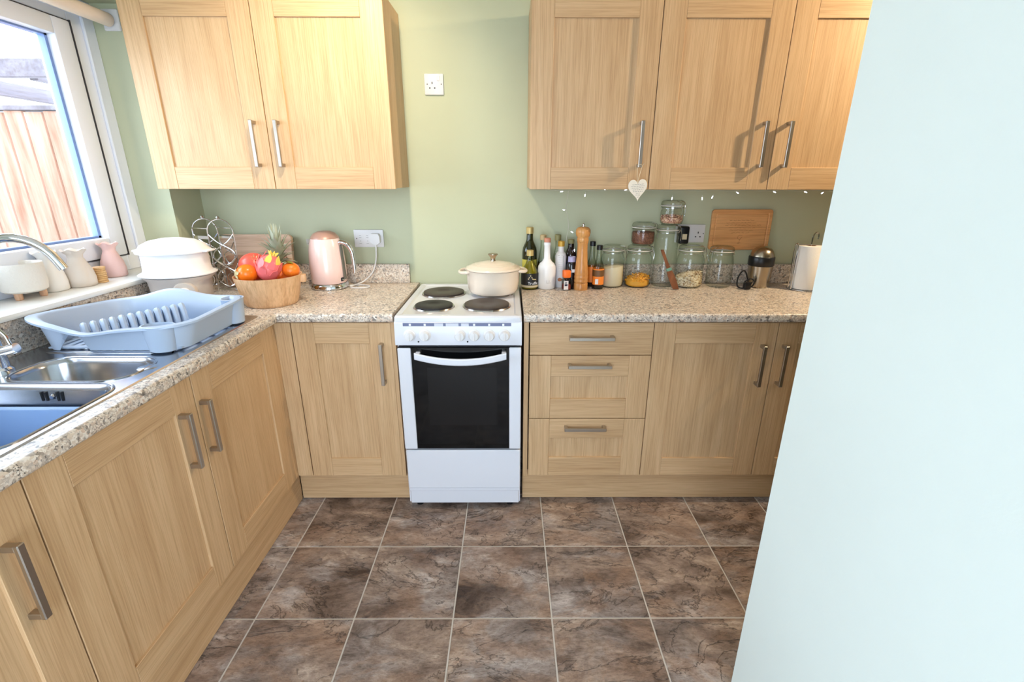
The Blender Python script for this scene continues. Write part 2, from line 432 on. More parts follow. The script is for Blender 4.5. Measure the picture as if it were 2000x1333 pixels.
# window
XF = -1.655
win = bpy.data.objects.new('window_1', None); COL.objects.link(win); win.location = (XF, -1.0, WZ0); win['kind'] = 'structure'
zb, zt = 1.035, WZ1
b = B()
D0, D1 = XF-.065, XF
b.box(D0, D1, WY0-.115, WY0, zb, zt, .003); b.box(D0, D1, WY1, WY1+.1, zb, zt, .003)
b.box(D0, D1, WY1+.1, WY0-.115, zb, 1.10, .003); b.box(D0, D1, WY1+.1, WY0-.115, 1.972, zt, .003)
b.box(D0, D1, -1.24, -1.16, 1.10, 1.972, .003)
b.box(D1, D1+.012, WY0-.055, WY0, zb, zt, .003); b.box(D1, D1+.012, WY1, WY0-.055, 2.0, zt, .003)
b.build('outer_frame', 'white_pvc', win)
for ya, yb in ((WY0-.12, -1.157), (-1.243, WY1+.104)):
    s = B(); xs = XF+.012; w = .078
    s.box(D0, xs, ya-w, ya, 1.104, 1.968, .006, 2); s.box(D0, xs, yb, yb+w, 1.104, 1.968, .006, 2)
    s.box(D0, xs, yb+w, ya-w, 1.104, 1.182, .006, 2); s.box(D0, xs, yb+w, ya-w, 1.908, 1.968, .006, 2)
    so = s.build('sash', 'white_pvc', win)
    k = B(); g = .0045
    for q in ((ya, ya+g, 1.1, 1.972), (yb-g, yb, 1.1, 1.972)): k.box(D0, XF+.0128, q[0], q[1], q[2], q[3])
    k.box(D0, XF+.006, yb, ya, 1.968, 1.971); k.box(D0, XF+.006, yb, ya, 1.101, 1.104)
    k.build('gasket', 'gasket_dark', so)
    k = B(); q = .012
    k.box(XF-.045, XF-.02, ya-w-q, ya-w+.001, 1.182, 1.908); k.box(XF-.045, XF-.02, yb+w, yb+w+q, 1.182, 1.908)
    k.box(XF-.045, XF-.02, yb+w, ya-w, 1.182, 1.19); k.box(XF-.045, XF-.02, yb+w, ya-w, 1.902, 1.908)
    k.build('spacer', 'spacer_blue', so)
    k = B(); k.box(XF-.036, XF-.030, yb+w, ya-w, 1.182, 1.908); k.build('pane', 'window_glass', so)
b = B(); b.box(XF-.06, XW+.03, WY1-.04, WY0, WZ0, 1.035, .007, 2); b.build('window_sill', 'sill_white', win)
# patio door opening behind the photographer
pd = bpy.data.objects.new('door_1', None); COL.objects.link(pd); pd.location = (-.4, REAR, 0); pd['kind'] = 'structure'
b = B()
for x in (-1.0, -.355, .29): b.box(x, x+.06, REAR-.12, REAR-.05, 0, 2.12, .004)
b.box(-.94, .29, REAR-.12, REAR-.05, 2.06, 2.12, .004); b.box(-.94, .29, REAR-.12, REAR-.05, 0, .06, .004)
b.build('door_frame', 'white_pvc', pd)
for xa, xb in ((-.94, -.355), (-.295, .29)):
    b = B(); b.box(xa, xb, REAR-.09, REAR-.084, .06, 2.06); b.build('pane', 'window_glass', pd)

# roller blind in the window recess
bl = thing('roller_blind', 'rolled up cream roller blind at the top of the window', 'blind', (-1.57, -.24, 1.99))
def along_y(x, z, r, y0, y1, prof=None, seg=20):
    M = Matrix.Rotation(R(90), 4, 'X')
    return B().lathe([(0, 0), (r, 0), (r, y0-y1), (0, y0-y1)], (x, y0, z), seg, M)
along_y(-1.57, 2.0, .024, -.235, -2.13).build('fabric_roll', 'blind_cream', bl)
b = B(); b.box(-1.60, -1.535, -.226, -.2155, 1.965, 2.04, .003); b.build('bracket', 'white_plastic', bl)
along_y(-1.57, 2.0, .012, -.222, -.24).build('end_pin', 'chrome', bl)

#%% ------------------------------------------------------------------ cabinets
class Face:   # door faces: u along the run, d outward, z up
    def __init__(s, axis, plane): s.a = axis; s.p = plane
    def box(s, b, u0, u1, d0, d1, z0, z1, bev=0, seg=1):
        if s.a == 'x': b.box(u0, u1, s.p-d1, s.p-d0, z0, z1, bev, seg)
        else: b.box(s.p+d0, s.p+d1, u0, u1, z0, z1, bev, seg)
        return b
    @property
    def grain(s): return 'oak_'+('x' if s.a == 'x' else 'y')
TH = .019; ST = .088
def handle(F, par, u, z, length=.178, vert=True):
    b = B(); w = .0075
    if vert:
        F.box(b, u-w, u+w, .024, .034, z-length/2, z+length/2, .0018)
        for zz in (z-length/2+.008, z+length/2-.008): F.box(b, u-w, u+w, -.001, .026, zz-.0065, zz+.0065, .0012)
    else:
        F.box(b, u-length/2, u+length/2, .024, .034, z-w, z+w, .0018)
        for uu in (u-length/2+.008, u+length/2-.008): F.box(b, uu-.0065, uu+.0065, -.001, .026, z-w, z+w, .0012)
    b.build('handle', 'nickel', par)
def shaker(F, par, u0, u1, z0, z1, hu=None, hz=None, vert=True, name='door', st=ST, rl=ST):
    d = F.box(B(), u0+st-.008, u1-st+.008, -TH, -.0075, z0+rl-.008, z1-rl+.008).build(name, 'oak_z', par)
    for a, c in ((u0, u0+st), (u1-st, u1)): F.box(B(), a, c, -TH, 0, z0, z1, .0013).build('stile', 'oak_z', d)
    for a, c in ((z0, z0+rl), (z1-rl, z1)): F.box(B(), u0+st+.0003, u1-st-.0003, -TH, 0, a, c, .0013).build('rail', F.grain, d)
    if hu is not None: handle(F, d, hu, hz, vert=vert)
    return d
YD = -.587
FB = Face('x', YD)
ZB0, ZB1 = .157, .868
# --- left of the cooker
c = thing('base_cabinet', 'oak base cabinet with one narrow door left of the white cooker', 'cabinet', (-.67, -.3, .15))
b = B(); b.box(-.90, -.872, YD+TH+.001, -.02, .15, .872); b.box(-.481, -.462, YD+.004, -.02, .15, .872); b.box(-.872, -.481, -.03, -.02, .15, .872); b.box(-.872, -.481, YD+.03, -.03, .15, .168)
b.build('body', 'oak_z', c)
shaker(FB, c, -.873, -.477, ZB0, ZB1, -.517, .697)
F_L = Face('y', -.94)
b = B(); b.box(-.9405, -.8765, YD, YD+TH, ZB0, ZB1, .001); b.box(-.959, -.9405, -.6115, YD+TH, ZB0, ZB1, .001); tag(b.build('corner_filler', 'oak_z'), 'oak filler strip in the inner corner between the two cabinet runs', 'filler strip')
# --- left run (under the sink)
c = thing('sink_cabinet', 'oak sink cabinet with a pair of doors under the window worktop', 'cabinet', (-1.2, -1.115, .15))
b = B(); x0 = -1.47; x1 = -.94-TH-.001
for ya in (-.612, -1.606): b.box(x0, x1, ya-.018, ya, .15, .872)
b.box(x0, x1, -1.606, -.63, .15, .168); b.box(x0, x0+.01, -1.606, -.63, .168, .872); b.box(x1-.018, x1, -1.13, -1.10, .168, .872)
b.build('body', 'oak_z', c)
shaker(F_L, c, -1.1135, -.6125, ZB0, ZB1, -1.094, .687)
shaker(F_L, c, -1.6235, -1.1165, ZB0, ZB1, -1.190, .689)
c = thing('base_cabinet', 'oak base cabinet nearest the camera at the left edge', 'cabinet', (-1.2, -1.9, .15))
b = B()
for ya in (-1.627, -2.107): b.box(x0, x1, ya-.018, ya, .15, .872)
b.box(x0, x1, -2.107, -1.645, .15, .168); b.box(x0, x0+.01, -2.107, -1.645, .168, .872)
b.build('body', 'oak_z', c)
shaker(F_L, c, -2.1235, -1.6265, ZB0, ZB1, -1.692, .680)
# --- drawers right of the cooker
c = thing('drawer_unit', 'oak drawer unit with three drawers right of the white cooker', 'drawer unit', (.33, -.3, .15))
b = B(); b.box(.058, .077, YD+.004, -.02, .15, .872); b.box(.562, .580, YD+TH+.001, -.02, .15, .872); b.box(.077, .562, -.03, -.02, .15, .872); b.box(.077, .562, YD+.03, -.03, .15, .168)
b.build('body', 'oak_z', c)
d = FB.box(B(), .082, .579, -TH, 0, .731, ZB1, .0013).build('drawer', 'oak_x', c); handle(FB, d, .329, .808, .182, False)
shaker(FB, c, .082, .579, .4415, .728, .327, .688, False, 'drawer', .088, .092)
shaker(FB, c, .082, .579, ZB0, .4385, .322, .401, False, 'drawer', .088, .092)
c = thing('base_cabinet', 'oak double door base cabinet right of the drawers', 'cabinet', (1.08, -.3, .15))
b = B()
for xa in (.582, 1.564): b.box(xa, xa+.018, YD+TH+.001, -.02, .15, .872)
b.box(.6, 1.564, -.03, -.02, .15, .872); b.box(.6, 1.564, YD+.03, -.03, .15, .168); b.box(1.07, 1.1, YD+TH+.001, YD+TH+.02, .168, .872)
b.build('body', 'oak_z', c)
shaker(FB, c, .582, 1.0795, ZB0, ZB1, 1.025, .689)
shaker(FB, c, 1.0825, 1.5825, ZB0, ZB1, 1.114, .689)
# --- wall units
YU = -.2915; FU = Face('x', YU); ZU0, ZU1 = 1.37, 2.085
def wall_unit(label, xa, xb, doors, loc):
    c = thing('wall_cabinet', label, 'cabinet', loc)
    b = B()
    for x in (xa, xb-.018): b.box(x, x+.018, YU+TH+.001, -.002, ZU0+.004, ZU1)
    for z in (ZU0+.004, ZU1-.018): b.box(xa+.018, xb-.018, YU+TH+.001, -.002, z, z+.018)
    b.box(xa+.018, xb-.018, -.012, -.002, ZU0+.02, ZU1-.02)
    b.build('body', 'oak_z', c)
    for u0, u1, hu in doors: shaker(FU, c, u0, u1, ZU0, ZU1, hu, 1.546)
wall_unit('double oak wall cabinet above the fruit bowl and pink kettle', -1.484, -.482, ((-1.484, -.9885, -1.037), (-.9855, -.482, -.940)), (-.98, -.15, ZU0))
wall_unit('single oak wall cabinet with the white heart on its handle', .084, .588, ((.084, .5855, .537),), (.33, -.15, ZU0))
wall_unit('double oak wall cabinet at right beside the pale near wall', .589, 1.592, ((.589, 1.0895, 1.038), (1.0925, 1.592, 1.138)), (1.09, -.15, ZU0))
wall_unit('unseen oak wall cabinet added to stop lamp light spilling past the run', 1.593, 2.093, ((1.594, 2.092, 1.64),), (1.84, -.15, ZU0))  # unseen cabinet, added to keep spotlight spill off the wall
c = thing('base_cabinet', 'last oak base cabinet of the right run behind the near wall', 'cabinet', (1.84, -.3, .15))
b = B()
for xa in (1.584, 2.075): b.box(xa, xa+.018, YD+TH+.001, -.02, .15, .872)
b.box(1.602, 2.075, -.03, -.02, .15, .872); b.box(1.602, 2.075, YD+.03, -.03, .15, .168); b.build('body', 'oak_z', c)
shaker(FB, c, 1.5855, 2.092, ZB0, ZB1, 1.64, .689)
# --- plinths
tag(B().box(-.98, -.962, -2.13, -.54, .002, .152, .001).build('plinth', 'oak_y'), 'long oak plinth under the sink cabinets', 'plinth', 'oak plinths')
tag(B().box(-.961, -.462, -.537, -.519, .002, .152, .001).build('plinth', 'oak_x'), 'short oak plinth left of the cooker', 'plinth', 'oak plinths')
tag(B().box(.058, 2.093, -.537, -.519, .002, .152, .001).build('plinth', 'oak_x'), 'oak plinth under the drawers right of the cooker', 'plinth', 'oak plinths')

#%% ------------------------------------------------------------------ worktops
ZT, ZTB = .91, .873
def nose(y0, z0, z1, r=.011, n=5):   # profile of a post-formed front edge (y,z), going outward to y0
    p = []
    for i in range(n+1):
        a = R(90-90*i/n); p.append((y0+r-r*math.sin(R(90*i/n)), z1-r+r*math.cos(R(90*i/n))))
    for i in range(n+1): p.append((y0+r-r*math.cos(R(90*i/n)), z0+r-r*math.sin(R(90*i/n))))
    return p
YT = -.607; XT = -.914
HX0, HX1, HY0, HY1 = -1.425, -.985, -1.635, -1.075   # cut-out for the bowls
b = B()
# right
pr = nose(YT, ZTB, ZT); poly = [(0-.001, ZT)] + pr + [(0-.001, ZTB)]
b.prism(poly, lambda u, v, a: (a, u, v), .056, 2.10)
tag(b.build('worktop', 'granite_laminate'), 'speckled beige worktop right of the cooker under the jars', 'worktop', 'speckled worktops')
b = B()
b.prism(poly, lambda u, v, a: (a, u, v), XT-.012, -.461)
b.box(XW+.001, HX1, -.64, -.001, ZTB, ZT); b.box(HX1, XT-.012, YT, -.001, ZTB, ZT)
px = [(-u+XT+YT, v) for u, v in pr]     # mirrored profile for the left run (outward +x)
b.prism([(HX1, ZT)] + px + [(HX1, ZTB)], lambda u, v, a: (u, a, v), -2.125, YT-.0)
b.box(XW+.001, HX0, -2.125, -.64, ZTB, ZT); b.box(HX0, HX1, -2.125, HY0, ZTB, ZT); b.box(HX0, HX1, HY1, -.64, ZTB, ZT)
tag(b.build('worktop', 'granite_laminate'), 'speckled beige corner worktop around the sink and fruit bowl', 'worktop', 'speckled worktops')
UH = 1.006
tag(B().box(XW+.02, -.505, -.02, -.001, ZT+.0005, UH, .002).build('upstand', 'granite_laminate'), 'speckled upstand on the wall behind the pink kettle', 'upstand', 'speckled upstands')
tag(B().box(.086, 2.10, -.02, -.001, ZT+.0005, UH, .002).build('upstand', 'granite_laminate'), 'speckled upstand on the wall behind the glass jars', 'upstand', 'speckled upstands')
tag(B().box(XW+.001, XW+.019, -2.1, -.0205, ZT+.0005, 1.0145, .002).build('upstand', 'granite_laminate'), 'speckled upstand under the white window sill', 'upstand', 'speckled upstands')
#%% ------------------------------------------------------------------ outdoors
g = B().box(-9, XW-.31, -7, 7, -.25, -.15).build('ground', 'paving'); struct(g)
g = B().box(-4.5, 3, -9, REAR-.16, -.25, -.15).build('ground', 'paving'); struct(g)
f = thing('garden_fence', 'sunlit wooden featheredge fence seen through the window', 'fence', (-3.0, .4, -.15))
nb = None
for i in range(22):
    x = -1.95-i*.104
    if nb is None:
        nb = B().prism([(x+.004, .398), (x+.100, .398), (x+.100, .384), (x+.094, .378), (x+.008, .372), (x+.004, .376)], lambda u, v, a: (u, v, a), -.15, 1.75).build('board', 'fence_wood', f)
        o = nb; xx0 = x
    else:
        o = nb.copy(); COL.objects.link(o); o.parent = f
    o.location.x += x-xx0 if i else 0; o.location.z = random.uniform(-.006, .006)
B().box(-4.3, -1.84, .412, .43, -.15, 1.74).build('gap_shade_panel', 'fence_gap_shade', f)  # added dark sheet, its colour stands in for shade between the boards
B().box(-4.3, -1.85, .36, .43, 1.752, 1.776, .003).build('capping_rail', 'beam_wood', f)
pg = thing('pergola', 'weathered grey pergola beams above the garden fence', 'pergola', (-3.0, 1.0, -.15))
B().box(-4.6, -1.9, .44, .48, 1.92, 2.01, .004).build('beam', 'beam_wood', pg)
B().box(-3.03, -2.985, .50, 2.4, 1.875, 1.955, .004).build('rafter', 'beam_wood', pg)
B().box(-2.60, -2.555, .50, 2.4, 1.915, 1.995, .004).build('rafter', 'beam_wood', pg)
B().box(-4.6, -1.9, 2.42, 2.46, 1.92, 2.01, .004).build('beam', 'beam_wood', pg)
for x in (-4.5, -2.0):
    for y in (.485, 2.465): B().box(x, x+.08, y, y+.08, -.15, 2.01, .004).build('post', 'beam_wood', pg)

#%% ------------------------------------------------------------------ sink and tap
sk = thing('sink', 'stainless steel one and a half bowl sink with drainer', 'sink', (-1.2, -1.14, .91))
ZS = .9135
SX0, SX1, SY0, SY1 = -1.462, -.967, -1.652, -.638
def bowl(cx, cy, hx, hy, r, depth, taper=.02):
    L_ = []
    for k, (dz, ins) in enumerate(((0.0, 0), (-.004, .004), (-.015, .007), (-depth+.02, taper*.8), (-depth+.005, taper+.006), (-depth, taper+.022))):
        L_.append([(x, y, ZS+dz) for x, y in rrect(cx, cy, hx-ins, hy-ins, max(r-ins*.5, .01), 8)])
    return L_
big = (-1.193, -1.455, .207, .165, .06); small = (-1.172, -1.184, .163, .086, .07)
# deck: grid of quads around the bowl openings, drainer ribs as relief
bm = bmesh.new()
outer = [bm.verts.new((x, y, ZS)) for x, y in rrect((SX0+SX1)/2, (SY0+SY1)/2, (SX1-SX0)/2, (SY1-SY0)/2, .02, 4)]
edges = [bm.edges.new((outer[i], outer[(i+1) % len(outer)])) for i in range(len(outer))]
for q in (big, small):
    l = [bm.verts.new((x, y, ZS)) for x, y in rrect(*q, 8)]
    edges += [bm.edges.new((l[i], l[(i+1) % len(l)])) for i in range(len(l))]
bmesh.ops.triangle_fill(bm, edges=edges, use_beauty=True)
b = B().bm(bm)
b.loft([[(x, y, ZS) for x, y in rrect((SX0+SX1)/2, (SY0+SY1)/2, (SX1-SX0)/2, (SY1-SY0)/2, .02, 4)], [(x, y, .9102) for x, y in rrect((SX0+SX1)/2, (SY0+SY1)/2, (SX1-SX0)/2+.004, (SY1-SY0)/2+.004, .02, 4)]])
b.build('deck', 'sink_steel', sk, 30)
for nm, q, d in (('big_bowl', big, .17), ('small_bowl', small, .12)):
    B().loft(bowl(*q, d), False, True).build(nm, 'sink_steel', sk, 50)
# raised bead round the bowls and deck border
for q in (big, small): B().tube([(x, y, ZS+.0005) for x, y in rrect(q[0], q[1], q[2]+.004, q[3]+.004, q[4], 8)], .003, 6, True).build('bowl_rim', 'sink_steel', sk)
for i in range(9):
    y = -1.05+i*.044
    B().loft([[(xa, y+.012*math.cos(t)*s, ZS+.0035*math.sin(t)) for t in [math.pi*k/6 for k in range(7)]] for xa, s in ((-1.40, .4), (-1.38, 1), (-1.04, 1), (-1.02, .4))], False, False, False).build('drainer_rib', 'sink_steel', sk)
B().lathe([(0, .002), (.020, .0022), (.024, .0008), (.026, 0)], (-1.008, -1.172, ZS), 24).build('waste_knob', 'sink_steel', sk)
y_ = big[1]+big[3]-.0075
for dx in (-.030, -.019, .010, .021):
    x = -1.163+dx; B().box(x-.0026, x+.0026, y_-.004, y_+.0015, .872, .897, .001).build('overflow_slot', 'slot_dark', sk)
B().lathe([(0, .006), (.005, .005), (.007, 0)], (-1.165, y_-.002, .884), 12, Matrix.Rotation(R(90), 4, 'X')).build('overflow_screw', 'chrome', sk)
# washing-up basin in the big bowl
wb = thing('washing_up_bowl', 'blue plastic washing-up bowl inside the big sink bowl', 'basin', (big[0], big[1], ZS-.165))
lo = []
for z, hx, hy, r in ((-.167, .13, .095, .05), (-.160, .145, .11, .05), (-.055, .172, .132, .055), (-.05, .180, .139, .055), (-.053, .180, .139, .055), (-.055, .170, .130, .055), (-.155, .142, .107, .05), (-.161, .13, .095, .05)):
    lo.append([(x, y, ZS+z) for x, y in rrect(big[0], big[1], hx, hy, r, 8)])
B().loft(lo, True, True).build('basin_shell', 'bowl_plastic', wb, 40)

tp = thing('mixer_tap', 'chrome swan neck mixer tap behind the sink', 'tap', (-1.385, -1.20, ZS))
TXX, TYY = -1.385, -1.20
B().lathe([(0, 0), (.027, 0), (.027, .006), (.021, .012), (.020, .045), (.0185, .085), (.015, .10), (0, .10)], (TXX, TYY, ZS), 24).build('body', 'chrome', tp)
pts = [(TXX, TYY, ZS+.09), (TXX, TYY, ZS+.16), (TXX, TYY, ZS+.22)]
dx, dy = .172, .085
for i in range(1, 15):
    t = math.pi*i/15*.93; pts.append((TXX+dx*.5*(1-math.cos(t)), TYY+dy*.5*(1-math.cos(t)), ZS+.235+.118*math.sin(t)**.9))
e = Vector(pts[-1]); pts.append((e.x+.008, e.y+.004, e.z-.022))
B().tube(pts, .0115, 14).build('spout', 'chrome', tp)
d = Vector((.0, 1, .12)).normalized()
B().tube([(TXX, TYY, ZS+.052), Vector((TXX, TYY, ZS+.052))+Vector((.052, .01, .012))], .014, 14).build('valve', 'chrome', tp)
B().tube([(TXX+.042, TYY+.008, ZS+.062), (TXX+.036, TYY+.006, ZS+.10), (TXX+.026, TYY, ZS+.125)], .0042, 10).build('lever', 'chrome', tp)

#%% ------------------------------------------------------------------ cooker
ck = thing('cooker', 'white freestanding electric cooker with four solid hotplates', 'cooker', (-.202, -.3, 0))
CX0, CX1 = -.452, .048; CC = -.202
B().box(CX0+.002, CX1-.002, -.60, -.02, .03, .885).build('body', 'white_enamel', ck)
# hob plate with a shallow recess and raised border
lo = []
for hx, y0, y1, z, r in ((.250, -.622, -.006, .883, .006), (.250, -.622, -.006, .899, .012), (.246, -.616, -.010, .905, .012), (.226, -.590, -.035, .905, .012), (.220, -.583, -.042, .901, .012)):
    lo.append([(x, y, z) for x, y in rrect(CC, (y0+y1)/2, hx, (y1-y0)/2, r, 4)])
B().loft(lo, True, True).build('hob_top', 'white_enamel', ck, 25)
for x, y, r, mt in ((-.308, -.215, .094, 'hob_iron'), (-.318, -.462, .078, 'hob_iron_dark'), (-.097, -.445, .094, 'hob_iron'), (-.070, -.215, .078, 'hob_iron')):
    hp = B().lathe([(0, .0125), (r*.30, .0125), (r*.33, .0140), (r*.9, .0145), (r, .012), (r, .002)], (x, y, .901), 40).build('hotplate', mt, ck, 60)
    B().lathe([(r-.001, .001), (r+.001, .006), (r+.006, .006), (r+.009, .001)], (x, y, .9005), 40).build('trim_ring', 'steel_ring', hp)
pn = B().prism([(-.600, .884), (-.618, .884), (-.624, .878), (-.630, .80), (-.628, .788), (-.618, .783), (-.600, .783)], lambda u, v, a: (a, u, v), CX0, CX1).build('control_panel', 'white_enamel', ck)
def py(z): return -.624-(.878-z)*(.006/.078)
B().box(-.418, .006, py(.873)-.0006, py(.873)+.003, .8635, .8785).build('print_strip', 'indigo_print', pn)
for x, w in ((-.295, .035), (-.25, .05), (-.19, .03)): B().box(x, x+w, py(.873)-.0011, py(.873), .865, .877).build('worn_patch', 'scratch_print', pn)
for x in (-.390, -.332, -.139, -.080, -.025):
    B().box(x-.004, x+.004, py(.873)-.0013, py(.873), .867, .8755).build('symbol', 'white_print', pn)
for x in (-.393, -.333, -.196, -.140, -.080, -.021):
    y = py(.828); M = Matrix.Rotation(R(90), 4, 'X')
    kn = B().lathe([(.024, -.002), (.0235, .003), (.0195, .006), (.0180, .019), (.0165, .022), (0, .0225)], (x, y, .829), 28, M).build('knob', 'white_plastic', ck, 40)
    B().box(x-.0035, x+.0035, y-.026, y-.021, .813, .845, .0012).build('grip', 'white_plastic', kn)
for x in (-.3595, -.166):
    B().lathe([(0, .002), (.003, .002), (.0035, 0)], (x, py(.803), .803), 12, Matrix.Rotation(R(90), 4, 'X')).build('indicator_lamp', 'slot_dark', ck)
od = B().box(CX0+.006, CX1-.003, -.6195, -.601, .316, .778, .002).build('oven_door', 'black_glass', ck)
B().box(CX0+.005, -.394, -.627, -.602, .316, .774, .003).build('side_trim', 'white_enamel', od)
B().box(-.002, CX1-.002, -.627, -.602, .316, .776, .003).build('side_trim', 'white_enamel', od)
B().box(-.393, -.003, -.6245, -.6196, .318, .776, .001).build('glass', 'black_glass', od)
B().box(-.335, -.052, -.6250, -.6244, .43, .69).build('inner_window', 'inner_glass', od)
lo = []
for i in range(17):
    t = i/16*2-1; x = -.194+t*.181; sag = .022*(1-t*t); out = .026+.012*(1-t*t); zc = .751-sag
    y = -.625-out
    lo.append([(x, y, zc+.0135), (x, y-.006, zc+.0135), (x, y-.009, zc+.010), (x, y-.009, zc-.010), (x, y-.006, zc-.0135), (x, y, zc-.0135)])
hb = B().loft(lo, True, True)
for x in (-.365, -.023): hb.box(x-.009, x+.009, -.655, -.623, .737, .760, .002)
hb.build('door_handle', 'white_enamel', od)
B().box(CX0+.006, CX1-.002, -.624, -.601, .117, .308, .004).build('storage_drawer', 'white_enamel', ck)
B().box(CX0+.007, CX1-.004, -.618, -.601, .098, .1155, .002).build('drawer_lip', 'white_enamel', ck)
B().box(CX0+.009, CX1-.007, -.610, -.55, .028, .0965, .003).build('kick_panel', 'white_enamel', ck)
for x in (-.41, .0):
    for y in (-.57, -.08): B().lathe([(0, .0), (.016, .0), (.016, .006), (.008, .010), (.008, .032), (0, .032)], (x, y, .0005), 14).build('foot', 'black_plastic', ck)

#%% ------------------------------------------------------------------ casserole pot
PX, PY, PZ = -.076, -.235, .9155
po = thing('casserole_pot', 'round cream enamelled casserole pot on the back right hotplate', 'pot', (PX, PY, PZ))
B().lathe([(0, 0), (.098, 0), (.106, .003), (.114, .016), (.120, .055), (.123, .102), (.126, .106), (.121, .108), (.117, .100), (.112, .02), (0, .012)], (PX, PY, PZ), 56).build('pot_body', 'cream_enamel', po, 40)
ld = B().lathe([(.1255, .1085), (.126, .112), (.122, .117), (.112, .121), (.110, .1225), (.100, .126), (.098, .1275), (.085, .131), (.083, .1325), (.068, .1355), (.066, .1365), (.03, .142), (0, .143)], (PX, PY, PZ), 56).build('lid', 'cream_enamel', po, 20)
B().lathe([(0, .142), (.012, .142), (.0105, .150), (.0115, .158), (.019, .168), (.0225, .1715), (.0225, .1745), (.018, .1765), (0, .1775)], (PX, PY, PZ), 28).build('lid_knob', 'steel_brushed', ld)
for s in (-1, 1):
    a0 = R(8) if s > 0 else R(180+8)
    pts = []
    for i in range(13):
        t = R(-90+180*i/12); rr_ = .119+.034*math.cos(t)**.7 if abs(math.cos(t)) > 1e-6 else .119
        yy = .047*math.sin(t); a = a0+yy/.123
        pts.append((PX+rr_*math.cos(a), PY+rr_*math.sin(a), PZ+.101-.004*math.cos(t)))
    B().tube(pts, .0075, 10).build('side_handle', 'cream_enamel', po)

#%% ------------------------------------------------------------------ sockets
def plate(o_name, label, cx, cz, w, hgt, outlets, screws, group=None):
    t = thing(o_name, label, 'socket', (cx, 0, cz))
    B().box(cx-w/2, cx+w/2, -.010, -.0005, cz-hgt/2, cz+hgt/2, .0035, 2).build('face_plate', 'white_plastic', t)
    for ox, oz in outlets:
        for dx, dz, a, h_ in ((0, .011, .0022, .0045), (-.011, -.0095, .0032, .0023), (.011, -.0095, .0032, .0023)):
            x, z = cx+ox+dx, cz+oz+dz; B().box(x-a, x+a, -.0107, -.0098, z-h_, z+h_).build('pin_hole', 'slot_dark', t)
    for sx, sz in screws: B().lathe([(0, .0008), (.0025, .0006), (.0028, 0)], (cx+sx, -.010, cz+sz), 10, Matrix.Rotation(R(90), 4, 'X')).build('screw', 'gauge_grey', t)
    return t
t = plate('wall_socket', 'single white socket high on the wall between the cabinets', -.340, 1.815, .086, .086, ((-.008, -.006),), ((-.030, 0), (.033, 0)))
B().box(-.326, -.312, -.0125, -.0098, 1.828, 1.848, .0015).build('rocker_switch', 'white_plastic', t)
t = plate('wall_socket', 'white double socket on the left with the kettle plugged in', -.697, 1.132, .146, .086, (), ((-.060, .0),))
for x in (-.735, -.700):
    for z, w in ((1.146, .009), (1.137, .011), (1.120, .006), (1.108, .012)): B().box(x-w/2-.004, x+w/2-.004, -.0106, -.0099, z-.0007, z+.0007).build('printed_mark', 'gauge_grey', t)
t = plate('wall_socket', 'white double socket on the right beside the hanging board', .893, 1.157, .146, .088, ((.040, -.006),), ((.066, .0),))
ad = thing('power_adapter', 'black plug-in adapter in the right double socket', 'adapter', (.848, 0, 1.145))
B().box(.826, .872, -.062, -.0108, 1.112, 1.196, .008, 3).build('adapter_case', 'black_plastic', ad)
B().box(.838, .860, -.0626, -.0615, 1.134, 1.160).build('rating_label', 'cream_label', ad)

#%% ------------------------------------------------------------------ kettle
KX, KY = -.874, -.118
kt = thing('kettle', 'pink retro electric kettle with a chrome handle', 'kettle', (KX, KY, .91))
B().lathe([(0, 0), (.084, 0), (.088, .004), (.088, .013), (.084, .022), (.080, .026), (0, .026)], (KX, KY, .9105), 44).build('base', 'chrome', kt)
B().lathe([(.078, .027), (.081, .030), (.0835, .09), (.082, .14), (.078, .185), (.071, .218), (.065, .236)], (KX, KY, .9105), 44).build('body', 'kettle_pink', kt, 60)
ld = B().lathe([(.0655, .2365), (.063, .242), (.050, .258), (.03, .268), (0, .271)], (KX, KY, .9105), 44).build('lid', 'rose_metal', kt, 60)
pts = [(KX+.066, KY-.012, .91+.214), (KX+.088, KY-.016, .91+.218), (KX+.112, KY-.02, .91+.205), (KX+.128, KY-.022, .91+.178), (KX+.133, KY-.023, .91+.14), (KX+.134, KY-.023, .91+.10), (KX+.132, KY-.023, .91+.075)]
def smooth(P, n=4):
    P = [Vector(p) for p in P]; out = []
    for i in range(len(P)-1):
        a, b_, c_, d_ = P[max(i-1, 0)], P[i], P[i+1], P[min(i+2, len(P)-1)]
        for k in range(n):
            t = k/n; out.append(.5*((2*b_)+(c_-a)*t+(2*a-5*b_+4*c_-d_)*t*t+(3*b_-a-3*c_+d_)*t**3))
    return out+[P[-1]]
sp_ = smooth(pts); B().tube(sp_, .0105, 12, rr=[.013-.004*i/len(sp_) for i in range(len(sp_))]).build('handle', 'chrome', kt)
# water gauge strip on the right-hand side
lo = []
for z, w in ((.045, .008), (.06, .010), (.19, .010), (.205, .007)):
    r = .0836-max(0, z-.09)**1.35*.13+.002; a = R(-14)
    lo.append([(KX+(r+dd)*math.cos(a)-q*math.sin(a), KY+(r+dd)*math.sin(a)+q*math.cos(a), .91+z) for q, dd in ((-w, 0), (-w, .003), (w, .003), (w, 0))])
B().loft(lo, True, True).build('water_gauge', 'gauge_grey', kt)
b = B(); M = Matrix.Translation((KX+.078*math.cos(R(-25)), KY+.078*math.sin(R(-25)), .91+.046)) @ Matrix.Rotation(R(-25), 4, 'Z')
b.box(-.004, .006, -.009, .009, -.009, .009, .002, 1, M); sw = b.build('switch_plate', 'black_plastic', kt)
B().tube([M @ Vector((.004, 0, 0)), M @ Vector((.014, .002, -.003))], .0045, 10).build('switch_lever', 'chrome', sw)
